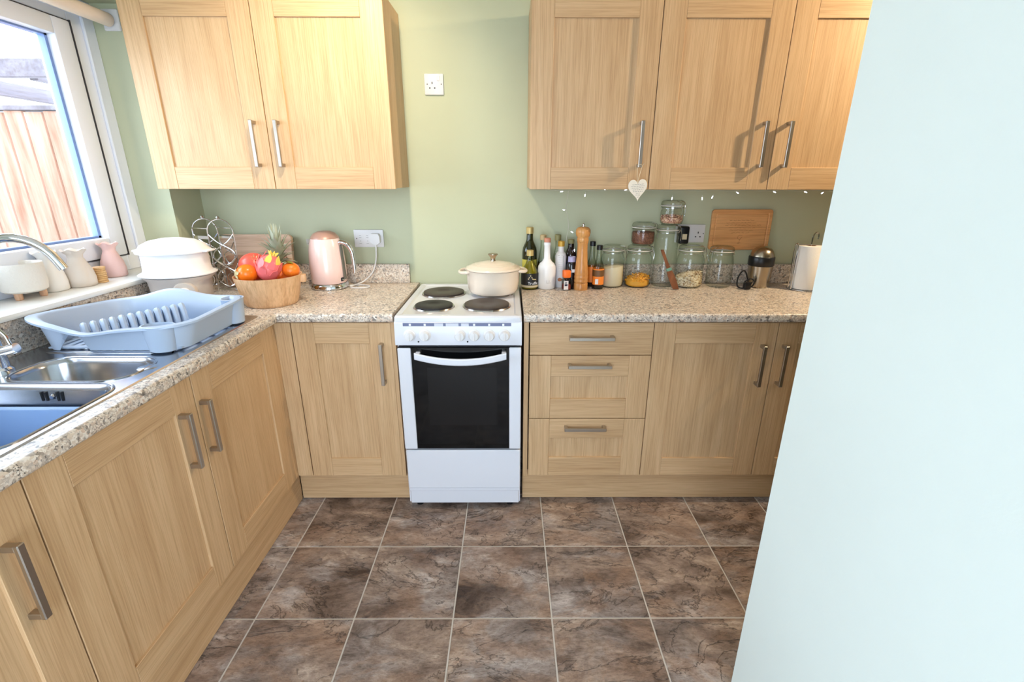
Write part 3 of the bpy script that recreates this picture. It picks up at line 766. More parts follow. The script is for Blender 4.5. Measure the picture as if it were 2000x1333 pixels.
b = B(); b.prism([(-.010, 0), (.010, 0), (0, -.022)], lambda u, v, a: (KX-.066+v, KY+u, .91+a), .205, .232); b.build('spout', 'chrome', kt)
pts = [(KX+.086, KY+.02, .9135), (KX+.11, KY+.035, .9135), (KX+.14, KY+.04, .9135), (KX+.175, KY+.025, .914), (KX+.192, KY-.005, .914), (KX+.165, KY-.03, .914), (KX+.125, KY-.03, .914), (KX+.10, KY-.008, .914), (KX+.115, KY+.025, .918), (KX+.15, KY+.055, .93), (KX+.19, KY+.075, .97), (KX+.210, KY+.083, 1.03), (-.659, KY+.083, 1.085), (-.658, KY+.083, 1.107)]
B().tube(smooth(pts), .0035, 8).build('cord', 'white_plastic', kt)
pl = B().prism([(x-.661, z+1.131) for x, z in [(-.020, .026), (.018, .026), (.025, .012), (.025, -.016), (.010, -.026), (-.006, -.026), (-.025, -.010), (-.025, .016)]], lambda u, v, a: (u, a, v), -.042, -.0112).build('plug', 'white_plastic', kt)

#%% ------------------------------------------------------------------ fruit bowl
BX, BY, BZ = -1.010, -.43, .9105
bw = thing('fruit_bowl', 'round wooden fruit bowl on the corner worktop', 'bowl', (BX, BY, BZ))
B().lathe([(0, 0), (.098, 0), (.102, .004), (.105, .012), (.118, .06), (.131, .118), (.1315, .122), (.1275, .122), (.126, .118), (.112, .05), (.09, .012), (0, .010)], (BX, BY, BZ), 56).build('bowl_shell', 'bowl_wood', bw, 40)
b = B(); b.box(-.004, .020, -.016, .016, -.026, .006, .004, 2, Matrix.Translation((BX+.122, BY+.03, BZ+.112)) @ Matrix.Rotation(R(14), 4, 'Z')); b.build('ear_handle', 'bowl_wood', bw)
# pomegranate
PMX, PMY, PMZ = -1.080, -.396, 1.060
pm = thing('pomegranate', 'large red pomegranate at the left of the fruit bowl', 'fruit', (PMX, PMY, PMZ-.06))
B().ball((PMX, PMY, PMZ), .060, 1, 1, .95, 32).build('skin', 'pomegranate', pm, 80)
M = Matrix.Translation((PMX+.024, PMY-.032, PMZ+.036)) @ Matrix.Rotation(R(40), 4, 'X') @ Matrix.Rotation(R(25), 4, 'Y')
b = B()
for k in range(6):
    a = k*math.pi/3; b.add([M @ Vector((.009*math.cos(a-.5), .009*math.sin(a-.5), 0)), M @ Vector((.009*math.cos(a+.5), .009*math.sin(a+.5), 0)), M @ Vector((.014*math.cos(a), .014*math.sin(a), .016)), M @ Vector((.006*math.cos(a), .006*math.sin(a), 0))], [(0, 1, 2), (1, 3, 2), (3, 0, 2), (0, 3, 1)])
b.build('crown', 'dry_leaf', pm)
# persimmon
QX, QY, QZ = -1.058, -.500, 1.050
ps = thing('persimmon', 'orange persimmon with a dry calyx at the front of the bowl', 'fruit', (QX, QY, QZ-.036))
B().ball((QX, QY, QZ), .040, 1, 1, .92, 28).build('skin', 'persimmon', ps, 80)
M = Matrix.Translation((QX-.024, QY-.0305, QZ+.003)) @ Matrix.Rotation(R(52), 4, 'Z') @ Matrix.Rotation(R(-84), 4, 'Y') 
b = B()
for k in range(4):
    a = k*math.pi/2+.4; c_, s_ = math.cos(a), math.sin(a)
    P = [(0, 0, .006), (.012*c_-.008*s_, .012*s_+.008*c_, .004), (.021*c_, .021*s_, .001), (.012*c_+.008*s_, .012*s_-.008*c_, .004)]
    P2 = [(x, y, z-.002) for x, y, z in P]
    b.add([M @ Vector(q) for q in P+P2], [(0, 1, 2, 3), (7, 6, 5, 4), (0, 4, 5, 1), (1, 5, 6, 2), (2, 6, 7, 3), (3, 7, 4, 0)])
b.build('calyx', 'dry_leaf', ps)
# dragon fruit
DX, DY, DZ = -.982, -.470, 1.068
df = thing('dragon_fruit', 'pink dragon fruit with yellow tipped scales in the middle', 'fruit', (DX, DY, DZ-.05))
DM = Matrix.Translation((DX, DY, DZ)) @ Matrix.Rotation(R(22), 4, 'Y') @ Matrix.Rotation(R(-8), 4, 'X')
b = B().ball((0, 0, 0), .047, 1, 1, 1.18, 28).xf(DM); b.build('skin', 'dragon_pink', df, 80)
rnd = random.Random(3)
for (lat, lon, s_) in ((15, -110, 1), (15, -60, 1), (-12, -90, 1.1), (-14, -35, 1), (-14, -145, 1), (40, -85, .9), (40, -20, .9), (42, -160, .9), (15, -10, 1), (15, -170, 1)):
    la, lo_ = R(lat), R(lon); n = Vector((math.cos(la)*math.cos(lo_), math.cos(la)*math.sin(lo_), math.sin(la)*1.18)); tz = Vector((-math.sin(la)*math.cos(lo_), -math.sin(la)*math.sin(lo_), math.cos(la)*1.18)).normalized(); tx = n.cross(tz).normalized()
    c0 = n*.0465
    P = [c0-tx*.014*s_-tz*.010, c0+tx*.014*s_-tz*.010, c0+tx*.012*s_+tz*.010+n*.003, c0+tz*.024+n*.010, c0-tx*.012*s_+tz*.010+n*.003]
    P2 = [q-n*.003 for q in P]
    B().add([DM @ q for q in P+P2], [(0, 1, 2, 3, 4), (9, 8, 7, 6, 5), (0, 5, 6, 1), (1, 6, 7, 2), (2, 7, 8, 3), (3, 8, 9, 4), (4, 9, 5, 0)]).build('scale', 'dragon_yellow' if lat > 35 and lon > -100 else 'dragon_pink', df)
b = B()
for k in range(7):
    a = k*2*math.pi/7; c_, s_ = math.cos(a), math.sin(a)
    b.tube([DM @ Vector((.008*c_, .008*s_, .050)), DM @ Vector((.012*c_, .012*s_, .060)), DM @ Vector((.020*c_, .020*s_, .069))], .004, 6, rr=[.006, .005, .001])
b.build('tip', 'dragon_yellow', df)
# tangerine
OX, OY, OZ = -.916, -.420, 1.050
tg = thing('tangerine', 'small orange tangerine with a green leaf at the bowl right rim', 'fruit', (OX, OY, OZ-.033))
B().ball((OX, OY, OZ), .035, 1, 1, .9, 24).build('peel', 'tangerine', tg, 80)
lf = []
for i in range(7):
    t = i/6; w = .010*math.sin(math.pi*min(.98, t+.02))+.0004; x = OX-.022+t*.042; z = OZ+.030+.008*math.sin(t*3)-.004*t
    lf.append([(x, OY-.012-w, z), (x, OY-.012, z-.002), (x, OY-.012+w, z), (x, OY-.012, z+.0005)])
B().loft(lf, True, True).build('leaf', 'leaf_green', tg)
# second layer of fruit in the bowl
for i, (x, y, z, r, nm, mt, lb) in enumerate(((-.955, -.385, 1.005, .040, 'orange', 'tangerine', 'orange mostly hidden behind the dragon fruit'), (-1.01, -.36, 1.0, .04, 'apple', 'pomegranate', 'red apple at the back of the fruit bowl'), (-.99, -.44, .965, .042, 'apple', 'pomegranate', 'red apple deep in the fruit bowl under the dragon fruit'))):
    tag(B().lathe([(0, r*.75), (r*.25, r*.9), (r*.6, r*.82), (r*.95, r*.35), (r, 0), (r*.85, -r*.55), (r*.5, -r*.85), (0, -r*.8)], (x, y, z), 20).build(nm, mt, None, 80), lb, 'fruit')
# pineapple standing behind the bowl
AX, AY = -1.048, -.235
pa = thing('pineapple', 'pineapple with a spiky green crown behind the fruit bowl', 'fruit', (AX, AY, .91))
B().lathe([(0, 0), (.035, 0), (.050, .03), (.054, .07), (.050, .11), (.036, .142), (0, .146)], (AX, AY, .9105), 26).build('skin', 'pineapple_skin', pa, 60)
rnd = random.Random(11)
for k in range(64):
    lay = k//14; a = k*2.399+rnd.uniform(-.2, .2); tilt = (1.25-.28*lay)+rnd.uniform(-.12, .12); ln = .072+.013*lay+rnd.uniform(-.01, .014); w = .0135
    base = Vector((AX, AY, .91+.138+.012*lay)); dr = Vector((math.cos(a), math.sin(a), 0)); sd = Vector((-math.sin(a), math.cos(a), 0)); lo = []
    for i in range(6):
        t = i/5; ang = tilt*(.75+.45*t); pos = base+(dr*math.sin(ang)+Vector((0, 0, 1))*math.cos(ang))*ln*t
        nn = (dr*math.cos(ang)-Vector((0, 0, 1))*math.sin(ang)); ww = w*min(1, 1.6*(1-t))+.0004
        lo.append([pos-sd*ww, pos+nn*.0025*(1-t), pos+sd*ww, pos+nn*(.0025*(1-t)+.0012)])
    B().loft(lo, True, True).build('leaf', 'pineapple_leaf', pa)

#%% ------------------------------------------------------------------ boards leaning behind the bowl
def leaning(name, label, cx, w, h_, th, y0, mat, ang, cr=.02, extra=None):
    t = thing(name, label, 'chopping board', (cx, y0, .911))
    M = Matrix.Translation((cx, y0, .911)) @ Matrix.Rotation(R(ang), 4, 'X')
    lo = [[M @ Vector((x, yy, z)) for x, z in rrect(0, h_/2, w/2-i, h_/2-i, cr, 5)] for yy, i in ((-th, .002), (-th+.002, 0), (-.002, 0), (0, .002))]
    B().loft(lo, True, True).build('board_slab', mat, t)
    return t, M
leaning('chopping_board', 'pale wooden chopping board leaning on the wall behind the bowl', -1.235, .345, .245, .022, -.068, 'board_light', -10)
leaning('chopping_board', 'dark streaked wooden board in front of the pale board', -1.225, .30, .150, .016, -.105, 'board_dark', -9)

#%% ------------------------------------------------------------------ chrome wine rack
wr = thing('wine_rack', 'chrome wire wine rack in the worktop corner', 'wine rack', (-1.345, -.235, .911))
E1 = Vector((.098, .028, 0)); E2 = Vector((.090, -.035, 0)); O1 = Vector((-1.447, -.185, .914))
def wpt(k, u, z): return O1+E2*k+E1*u+Vector((0, 0, z))
for k in (0, 1):
    p = [wpt(k, 0, 0), wpt(k, 0, .14), wpt(k, 0, .27)]
    for i in range(1, 12): t = math.pi*(1-i/12); p.append(wpt(k, .5+.5*math.cos(t), .27+.055*math.sin(t)))
    p += [wpt(k, 1, .27), wpt(k, 1, .14), wpt(k, 1, 0)]
    B().tube(p, .0033, 8).build('end_frame', 'chrome', wr)
    B().lathe([(0, .0), (.007, .002), (.009, .008), (.006, .014), (0, .016)], tuple(wpt(k, .5, .324)), 12).build('finial', 'chrome', wr)
    for z in (.085, .185):
        q = [wpt(k, 0, z+.075), wpt(k, .3, z+.04), wpt(k, .85, z), wpt(k, .90, z-.035), wpt(k, .5, z-.065), wpt(k, .10, z-.035), wpt(k, .15, z), wpt(k, .7, z+.04), wpt(k, 1, z+.075)]
        B().tube(smooth(q), .0026, 7).build('bottle_loop', 'chrome', wr)
for u in (0, 1):
    for z in (.003, .285): B().tube([wpt(0, u, z), wpt(1, u, z)], .0033, 8).build('side_rail', 'chrome', wr)
    q = [wpt(0, u, .245), wpt(1, u, .245)]; d3 = Vector((0, 0, .007)); e3 = E1.normalized()*.001
    B().loft([[c-d3-e3, c-d3+e3, c+d3+e3, c+d3-e3] for c in q], True, True).build('side_band', 'chrome', wr)
    for z in (.06, .16): B().tube(smooth([wpt(0, u, z+.07), wpt(.35, u, z+.03), wpt(.85, u, z), wpt(.5, u, z-.045), wpt(.15, u, z), wpt(.65, u, z+.03), wpt(1, u, z+.07)]), .0024, 7).build('side_loop', 'chrome', wr)
for u in (.25, .5, .75): B().tube([wpt(-.05, u, .003), wpt(1.05, u, .003)], .0022, 6).build('base_wire', 'chrome', wr)

#%% ------------------------------------------------------------------ food steamer
SX, SY = -1.348, -.475
st = thing('food_steamer', 'white two tier plastic food steamer beside the window', 'steamer', (SX, SY, .911))
B().lathe([(0, 0), (.098, 0), (.102, .006), (.107, .080), (.110, .112), (.124, .126), (.126, .131), (.106, .131), (0, .129)], (SX, SY, .911), 48, sx=1.04, sy=.95).build('base_unit', 'pink_grey_plastic', st, 40)
B().lathe([(.112, .1315), (.134, .135), (.136, .139), (.130, .142), (.120, .146), (.116, .158), (.114, .214), (.115, .222), (.0, .223)], (SX, SY, .911), 48, sx=1.04, sy=.95).build('steaming_basket', 'white_steamer', st, 40)
B().lathe([(.128, .2235), (.129, .228), (.122, .234), (.110, .252), (.08, .268), (.04, .276), (0, .277)], (SX, SY, .911), 48, sx=1.04, sy=.95).build('lid', 'white_steamer', st, 40)
for s in (-1, 1): B().box(SX+s*.128, SX+s*.150, SY-.03, SY+.03, .911+.2245, .911+.2325, .004, 2).build('lid_handle', 'white_steamer', st)
M = Matrix.Translation((SX+.066, SY-.084, .911+.074)) @ Matrix.Rotation(R(24), 4, 'Z') @ Matrix.Rotation(R(90), 4, 'X')
dl = B().lathe([(0, -.02), (.042, -.02), (.042, .010), (.038, .016), (0, .016)], (0, 0, 0), 30).xf(M).build('dial_housing', 'pink_grey_plastic', st)
B().lathe([(.022, .016), (.021, .024), (.018, .027), (0, .027)], (0, 0, 0), 24).xf(M).build('timer_dial', 'white_steamer', dl)
B().box(-.002, .002, -.014, .014, .0268, .030, .0008, 1, M).build('dial_pointer', 'white_plastic', dl)

#%% ------------------------------------------------------------------ dish drainer
dr_ = thing('dish_drainer', 'pale blue plastic dish drainer rack on the sink drainer', 'dish rack', (-1.2, -.87, ZS+.004))
DZ0 = ZS+.0045
def loop(hx0, hx1, hy0, hy1, r, n=10):
    cx, cy = (hx0+hx1)/2, (hy0+hy1)/2
    P = rrect(cx, cy, (hx1-hx0)/2, (hy1-hy0)/2, r, n)
    out = []
    for i in range(len(P)):          # subdivide the straight runs
        a, b_ = Vector(P[i]), Vector(P[(i+1) % len(P)]); out.append(a)
        if (b_-a).length > .05:
            k = 14
            for q in range(1, k): out.append(a.lerp(b_, q/k))
    return out
def wave(x, y):
    u = (x+1.45)/.50; v = (y+1.06)/.38        # 0..1 left-right, front-back
    def bump(c, w, q): return math.exp(-((q-c)/w)**2)
    zf = .058+.036*bump(.02, .24, u)-.012*bump(.40, .13, u)+.016*bump(1.0, .4, u)
    zbk = .068+.036*bump(.44, .20, u)+.014*bump(1.0, .3, u)
    t = min(1, max(0, v)); t = t*t*(3-2*t); return zf*(1-t)+zbk*t
L0 = loop(-1.412, -.992, -1.046, -.722, .05); L1 = loop(-1.440, -.972, -1.062, -.700, .085); L2 = loop(-1.462, -.956, -1.078, -.684, .095); Li = loop(-1.430, -.980, -1.054, -.708, .08)
n = len(L0)
def archz(p):     # hand hole arch in the front wall
    if p.y < -1.03 and -1.345 < p.x < -1.275:
        q = (p.x+1.31)/.035; return .058*math.sqrt(max(0, 1-q*q))
    return 0
A0 = [(p.x, p.y, DZ0+archz(p)) for p in L0]
A1 = [(L0[i].x*.5+L1[i].x*.5, L0[i].y*.5+L1[i].y*.5, DZ0+max(wave(L1[i].x, L1[i].y)*.55, archz(L0[i])+.004)) for i in range(n)]
A2 = [(p.x, p.y, DZ0+wave(p.x, p.y)) for p in L1]
A3 = [(L2[i].x, L2[i].y, DZ0+wave(L1[i].x, L1[i].y)+.003) for i in range(n)]
A4 = [(L2[i].x*.97+L1[i].x*.03, L2[i].y*.97+L1[i].y*.03, DZ0+wave(L1[i].x, L1[i].y)+.009) for i in range(n)]
A5 = [(L1[i].x, L1[i].y, DZ0+wave(L1[i].x, L1[i].y)+.011) for i in range(n)]
A6 = [(Li[i].x, Li[i].y, DZ0+wave(L1[i].x, L1[i].y)+.004) for i in range(n)]
A7 = [(L0[i].x*.98+(-1.2)*.02, L0[i].y*.98+(-.88)*.02, DZ0+max(.006, archz(L0[i])+.003)) for i in range(n)]
B().loft([A0, A1, A2, A3, A4, A5, A6, A7, A0]).build('tray_wall', 'rack_plastic', dr_, 50)
b = B(); x = -1.395
while x < -1.01:
    b.box(x, x+.016, -1.03, -.735, DZ0+.002, DZ0+.007); x += .028
for y in (-1.036, -.955, -.88, -.80, -.742): b.box(-1.405, -1.0, y, y+.016, DZ0+.002, DZ0+.0068)
b.build('slatted_floor', 'rack_plastic', dr_)
for i in range(12):
    t = i/11; x = -1.335+t*.185; y = -.975+t*.19; hgt = .058+.016*t
    M = Matrix.Translation((x, y, DZ0+.006)) @ Matrix.Rotation(R(-44), 4, 'Z')
    p = [M @ Vector((.026*math.cos(q), 0, (hgt-.012)*max(0, math.sin(q))+.006)) for q in [math.pi*k/10 for k in range(11)]]
    B().tube(p, .0095, 8).build('plate_divider', 'rack_plastic', dr_)
def cup(cx, cy, rx, ry, z0, z1, nm):
    B().lathe([(.80, z0), (1, z1-.004), (1.06, z1), (.93, z1+.001), (.90, z1-.006), (.72, z0+.004), (0, z0+.004)], (cx, cy, 0), 30, sx=rx, sy=ry).build(nm, 'rack_plastic', dr_)
cup(-1.050, -1.045, .046, .034, DZ0+.001, DZ0+.079, 'cutlery_cup')
cup(-.995, -.740, .034, .042, DZ0+.001, DZ0+.089, 'cutlery_cup')

#%% ------------------------------------------------------------------ window sill things
ZSI = 1.0355
def sill_pt(x, y): return (x, y, ZSI)
pl = thing('planter', 'white textured planter on three wooden feet on the sill', 'planter', (-1.605, -.852, ZSI))
B().lathe([(0, .022), (.050, .022), (.058, .028), (.062, .05), (.062, .112), (.060, .116), (.057, .112), (.056, .05), (0, .035)], (-1.605, -.852, ZSI), 36).build('pot', 'planter_white', pl, 40)
B().lathe([(.0565, .088), (0, .092)], (-1.605, -.852, ZSI), 24).build('compost', 'soil', pl)
for k in range(3):
    a = R(-75+120*k); B().lathe([(0, 0), (.009, 0), (.0105, .004), (.011, .026), (0, .026)], (-1.605+.040*math.cos(a), -.852+.040*math.sin(a), ZSI), 14).build('foot', 'feet_wood', pl)
def vase(name, label, x, y, prof, mat, handle_=None, cat='vase', frill=0):
    t = thing(name, label, cat, (x, y, ZSI))
    o = B().lathe(prof, (x, y, ZSI), 32)
    if frill:
        v = []
        zm = max(p[1] for p in prof)
        for p in o.v:
            zz = p[2]-ZSI; a = math.atan2(p[1]-y, p[0]-x); k = max(0, (zz/zm-.85)/.15); r_ = 1+frill*k*math.sin(5*a)
            v.append((x+(p[0]-x)*r_, y+(p[1]-y)*r_, p[2]+k*.004*math.cos(5*a)))
        o.v = v
    o.build('vase_body', mat, t, 60)
    if handle_:
        B().tube(smooth([(x+q[0], y+q[1], ZSI+q[2]) for q in handle_]), .0055, 8).build('handle', mat, t)
    return t
vp = [(0, 0), (.040, 0), (.044, .004), (.045, .030), (.040, .060), (.028, .088), (.022, .103), (.024, .115), (.034, .130), (.036, .132), (.030, .128), (.020, .110), (.019, .102), (.024, .088), (.036, .06), (.040, .03), (0, .008)]
vase('vase', 'pink ceramic vase with a wavy rim nearest the steamer', -1.605, -.478, [(r*.95, z) for r, z in vp], 'terracotta_pink', frill=.10)
vase('vase', 'beige stoneware vase with a wavy rim in the middle of the sill', -1.580, -.664, vp, 'stoneware', frill=.08)
vase('vase', 'tall white vase behind the planter and the tap', -1.612, -.744, [(r*.95, z*1.02) for r, z in vp], 'jug_white', frill=.06)
cs = thing('coaster_stack', 'stack of small round wooden coasters between the vases', 'coasters', (-1.562, -.600, ZSI))
for k in range(8): B().lathe([(0, 0), (.0195, 0), (.021, .0015), (.021, .0055), (.0195, .007), (0, .007)], (-1.562+random.uniform(-.0015, .0015), -.60+random.uniform(-.0015, .0015), ZSI+.0074*k), 22).build('coaster', 'coaster_wood', cs)
#%% ------------------------------------------------------------------ bottles and mill
ZC = .9105
def bottle(label, x, y, parts, name='bottle', cat='bottle', group='bottles beside the cooker'):
    t = thing(name, label, cat, (x, y, ZC), group)
    for nm, mat, prof in parts: B().lathe(prof, (x, y, ZC), 30).build(nm, mat, t, 40)
    return t
def cap(r, z0, z1): return [(0, z0), (r, z0), (r, z1-.002), (r-.002, z1), (0, z1)]
def band(r, z0, z1): return [(r-.0006, z0), (r+.0004, z0), (r+.0004, z1), (r-.0006, z1)]
x, y = .098, -.062
bottle('tall dark green oil bottle with a gold cap', x, y, (
    ('glass_body', 'dark_green_glass', [(0, 0), (.033, 0), (.036, .004), (.036, .165), (.033, .185), (.022, .208), (.0165, .222), (.0155, .252), (0, .252)]),
    ('label', 'yellow_label', band(.0362, .06, .13)), ('screw_cap', 'gold_cap', cap(.0175, .252, .282))))
x, y = .097, -.142
t = bottle('squat truffle oil bottle with a black label and gold cap', x, y, (
    ('glass_body', 'oil_glass', [(0, 0), (.039, 0), (.0415, .004), (.0415, .072), (.036, .092), (.022, .118), (.016, .136), (.0145, .160), (0, .160)]),
    ('oil', 'truffle_oil', [(0, .004), (.036, .004), (.0395, .008), (.0395, .072), (.034, .090), (.020, .117), (.0135, .134), (0, .135)]),
    ('label', 'black_label', band(.0418, .022, .078)), ('label_band', 'cream_label', band(.0418, .012, .0215)), ('screw_cap', 'gold_cap', cap(.0165, .158, .184))))
def curve_text(body, size, par, x, y, r, z, mat, ang0=0):
    M = Matrix.Translation((0, 0, 0)) @ Matrix.Rotation(R(90), 4, 'X')
    o = text(body, size, M, mat, par)
    base = par.location
    for v in o.data.vertices:
        a = v.co.x+base.x; zz = v.co.z+base.z; a = a/r+ang0; off = -(v.co.y+base.y)
        v.co = Vector((x+(r+.0007+off)*math.sin(a), y-(r+.0007+off)*math.cos(a), z+zz))-base
    return o
curve_text('Truffle', .019, t, x, y, .0422, ZC+.026, 'white_print', .35)
for dx, dz in ((-.006, .060), (.006, .060), (0, .068), (-.010, .053), (.010, .053)):
    a = dx/.042+.05; B().ball((x+.0424*math.sin(a), y-.0424*math.cos(a), ZC+dz), .0032, 1, .3, 1, 8).build('emblem_leaf', 'cream_label', t)
B().box(x+.012, x+.028, y-.0405, y-.038, ZC+.049, ZC+.053).build('gold_print', 'gold_cap', t)
bottle('dark vinegar bottle with a pale cap behind the white bottle', .163, -.062, (
    ('glass_body', 'clear_bottle', [(0, 0), (.030, 0), (.033, .004), (.033, .07), (.028, .10), (.018, .15), (.0125, .185), (.012, .225), (0, .225)]),
    ('vinegar', 'dark_brown_glass', [(0, .004), (.030, .004), (.031, .07), (.026, .10), (.022, .118), (0, .118)]),
    ('screw_cap', 'tan_cap', cap(.0155, .222, .246))))
x, y = .178, -.142
t = thing('bottle', 'flat white ceramic bottle with embossed letters and a pink stopper', 'bottle', (x, y, ZC), 'bottles beside the cooker')
B().lathe([(0, 0), (.036, 0), (.041, .005), (.0425, .03), (.0435, .095), (.042, .108), (.034, .122), (.022, .132), (.0155, .145), (.0145, .205), (.0165, .208), (.0165, .218), (.0135, .221), (0, .221)], (x, y, ZC), 36, sx=1, sy=.8).build('ceramic_body', 'ceramic_white', t, 50)
B().lathe(cap(.0155, .2212, .240), (x, y, ZC), 20).build('stopper', 'cork_pink', t)
curve_text('LIA', .024, t, x, y, .0345, ZC+.030, 'emboss_grey', .35)
x, y = .247, -.105
t = bottle('white labelled bottle with a yellow cap and nut picture', x, y, (
    ('glass_body', 'white_label', [(0, 0), (.024, 0), (.0265, .004), (.0265, .150), (.022, .164), (.0145, .172), (.0135, .200), (0, .200)]),
    ('screw_cap', 'yellow_cap', cap(.0165, .197, .222))))
for z in [.145-.0105*k for k in range(7)]: B().box(x-.013, x+.006, y-.0268, y-.0225, ZC+z, ZC+z+.0012).build('printed_line', 'emboss_grey', t)
B().tube([(x+.010, y-.0255, ZC+.03), (x+.010, y-.0255, ZC+.155), (x-.016, y-.0222, ZC+.155)], .0006, 6).build('printed_frame', 'gauge_grey', t)
B().ball((x-.004, y-.0255, ZC+.040), .011, 1, .25, .85, 14).build('nut_picture', 'nut_brown', t)
bottle('clear bottle with a brown cap behind the yellow capped one', .236, -.050, (
    ('glass_body', 'clear_bottle', [(0, 0), (.022, 0), (.024, .004), (.024, .13), (.016, .165), (.012, .185), (.012, .222), (0, .222)]),
    ('oil', 'near_black_glass', [(0, .004), (.022, .004), (.022, .10), (0, .10)]),
    ('screw_cap', 'olive_cap', cap(.0155, .218, .246))))
bottle('dark red wine vinegar bottle with an olive cap',   .300, -.055, (
    ('glass_body', 'dark_brown_glass', [(0, 0), (.027, 0), (.029, .004), (.029, .14), (.024, .165), (.0155, .182), (.0145, .205), (0, .205)]),
    ('label', 'navy_print', band(.0292, .05, .12)), ('screw_cap', 'olive_cap', cap(.0155, .204, .224))))
x, y = .297, -.135
t = bottle('black soy sauce bottle with a lilac collar', x, y, (
    ('glass_body', 'near_black_glass', [(0, 0), (.021, 0), (.0235, .004), (.0235, .11), (.019, .124), (.0165, .129), (0, .129)]),
    ('collar', 'lilac_cap', cap(.0185, .128, .153)),))
B().box(x-.002, x+.012, y-.0246, y-.022, ZC+.080, ZC+.095).build('label', 'white_label', t)
x, y = .352, -.050
bottle('dark bottle hidden behind the wooden pepper mill', x, y, (
    ('glass_body', 'near_black_glass', [(0, 0), (.020, 0), (.022, .004), (.022, .15), (.0125, .185), (.0125, .20), (0, .20)]), ('screw_cap', 'cork', cap(.014, .199, .222))))
x, y = .270, -.172
t = thing('spice_jar', 'small square spice jar with a bright orange cap', 'jar', (x, y, ZC))
M = Matrix.Translation((x, y, ZC)) @ Matrix.Rotation(R(12), 4, 'Z')
B().box(-.0195, .0195, -.0195, .0195, 0, .052, .005, 2, M).build('glass_body', 'clear_bottle', t)
B().box(-.0175, .0175, -.0175, .0175, .002, .028, .004, 1, M).build('spice', 'red_spice', t)
B().lathe([(.013, .051), (.013, .060), (0, .060)], (x, y, ZC), 16).build('neck', 'clear_bottle', t)
B().box(-.0175, .0175, -.0175, .0175, .058, .094, .006, 2, M).build('lid', 'orange_cap', t)
lb = B().box(-.0185, .0035, -.0203, -.0190, .004, .046, 0, 1, M).build('label', 'white_label', t)
for z, w in ((.034, .012), (.026, .014), (.022, .014)): B().box(-.0145, -.0145+w, -.0207, -.0200, z, z+.005, 0, 1, M).build('printed_mark', 'navy_print', lb)
# pepper mill
x, y = .340, -.165
pm_ = thing('pepper_mill', 'tall turned wooden pepper mill', 'pepper mill', (x, y, ZC))
B().lathe([(0, 0), (.0325, 0), (.033, .004), (.0325, .030), (.030, .033), (.0325, .037), (.0335, .045), (.031, .051), (.033, .056), (.0335, .064), (.031, .070), (.0330, .076), (.031, .090), (.0265, .140), (.0238, .190), (.0235, .215), (.026, .222), (.0265, .226), (0, .226)], (x, y, ZC), 40).build('body', 'mill_wood', pm_, 60)
B().lathe([(.0255, .2262), (.0275, .232), (.0265, .241), (.0255, .246), (.031, .252), (.0345, .266), (.0335, .280), (.026, .290), (.012, .294), (0, .294)], (x, y, ZC), 40).build('head', 'mill_wood', pm_, 60)
B().lathe([(.004, .293), (.004, .299), (.0065, .301), (.0065, .305), (.003, .308), (0, .308)], (x, y, ZC), 16).build('nut', 'chrome', pm_)
# two sauce bottles with black caps
for i, (x, y, lab, h_) in enumerate(((.402, -.085, 'rear sauce bottle with a black cap and orange label by the sugar jar', .010), (.425, -.145, 'front sauce bottle with a black cap and orange label by the mill', 0))):
    t = bottle(lab, x, y, (
        ('glass_body', 'clear_bottle', [(0, 0), (.024, 0), (.0265, .004), (.0265, .100), (.022, .115), (.013, .140), (.0115, .188+h_), (0, .188+h_)]),
        ('sauce', 'dark_brown_glass', [(0, .003), (.024, .003), (.0252, .006), (.0252, .070), (0, .070)]),
        ('label', 'orange_label', band(.0268, .022, .098)), ('screw_cap', 'black_plastic', cap(.014, .186+h_, .208+h_))))
    if i:
        B().lathe(band(.0271, .062, .092), (x, y, ZC), 30).build('label_panel', 'brown_label', t)
        B().box(x-.018, x-.004, y-.0285, y-.0235, ZC+.026, ZC+.050).build('nutrition_panel', 'white_label', t)

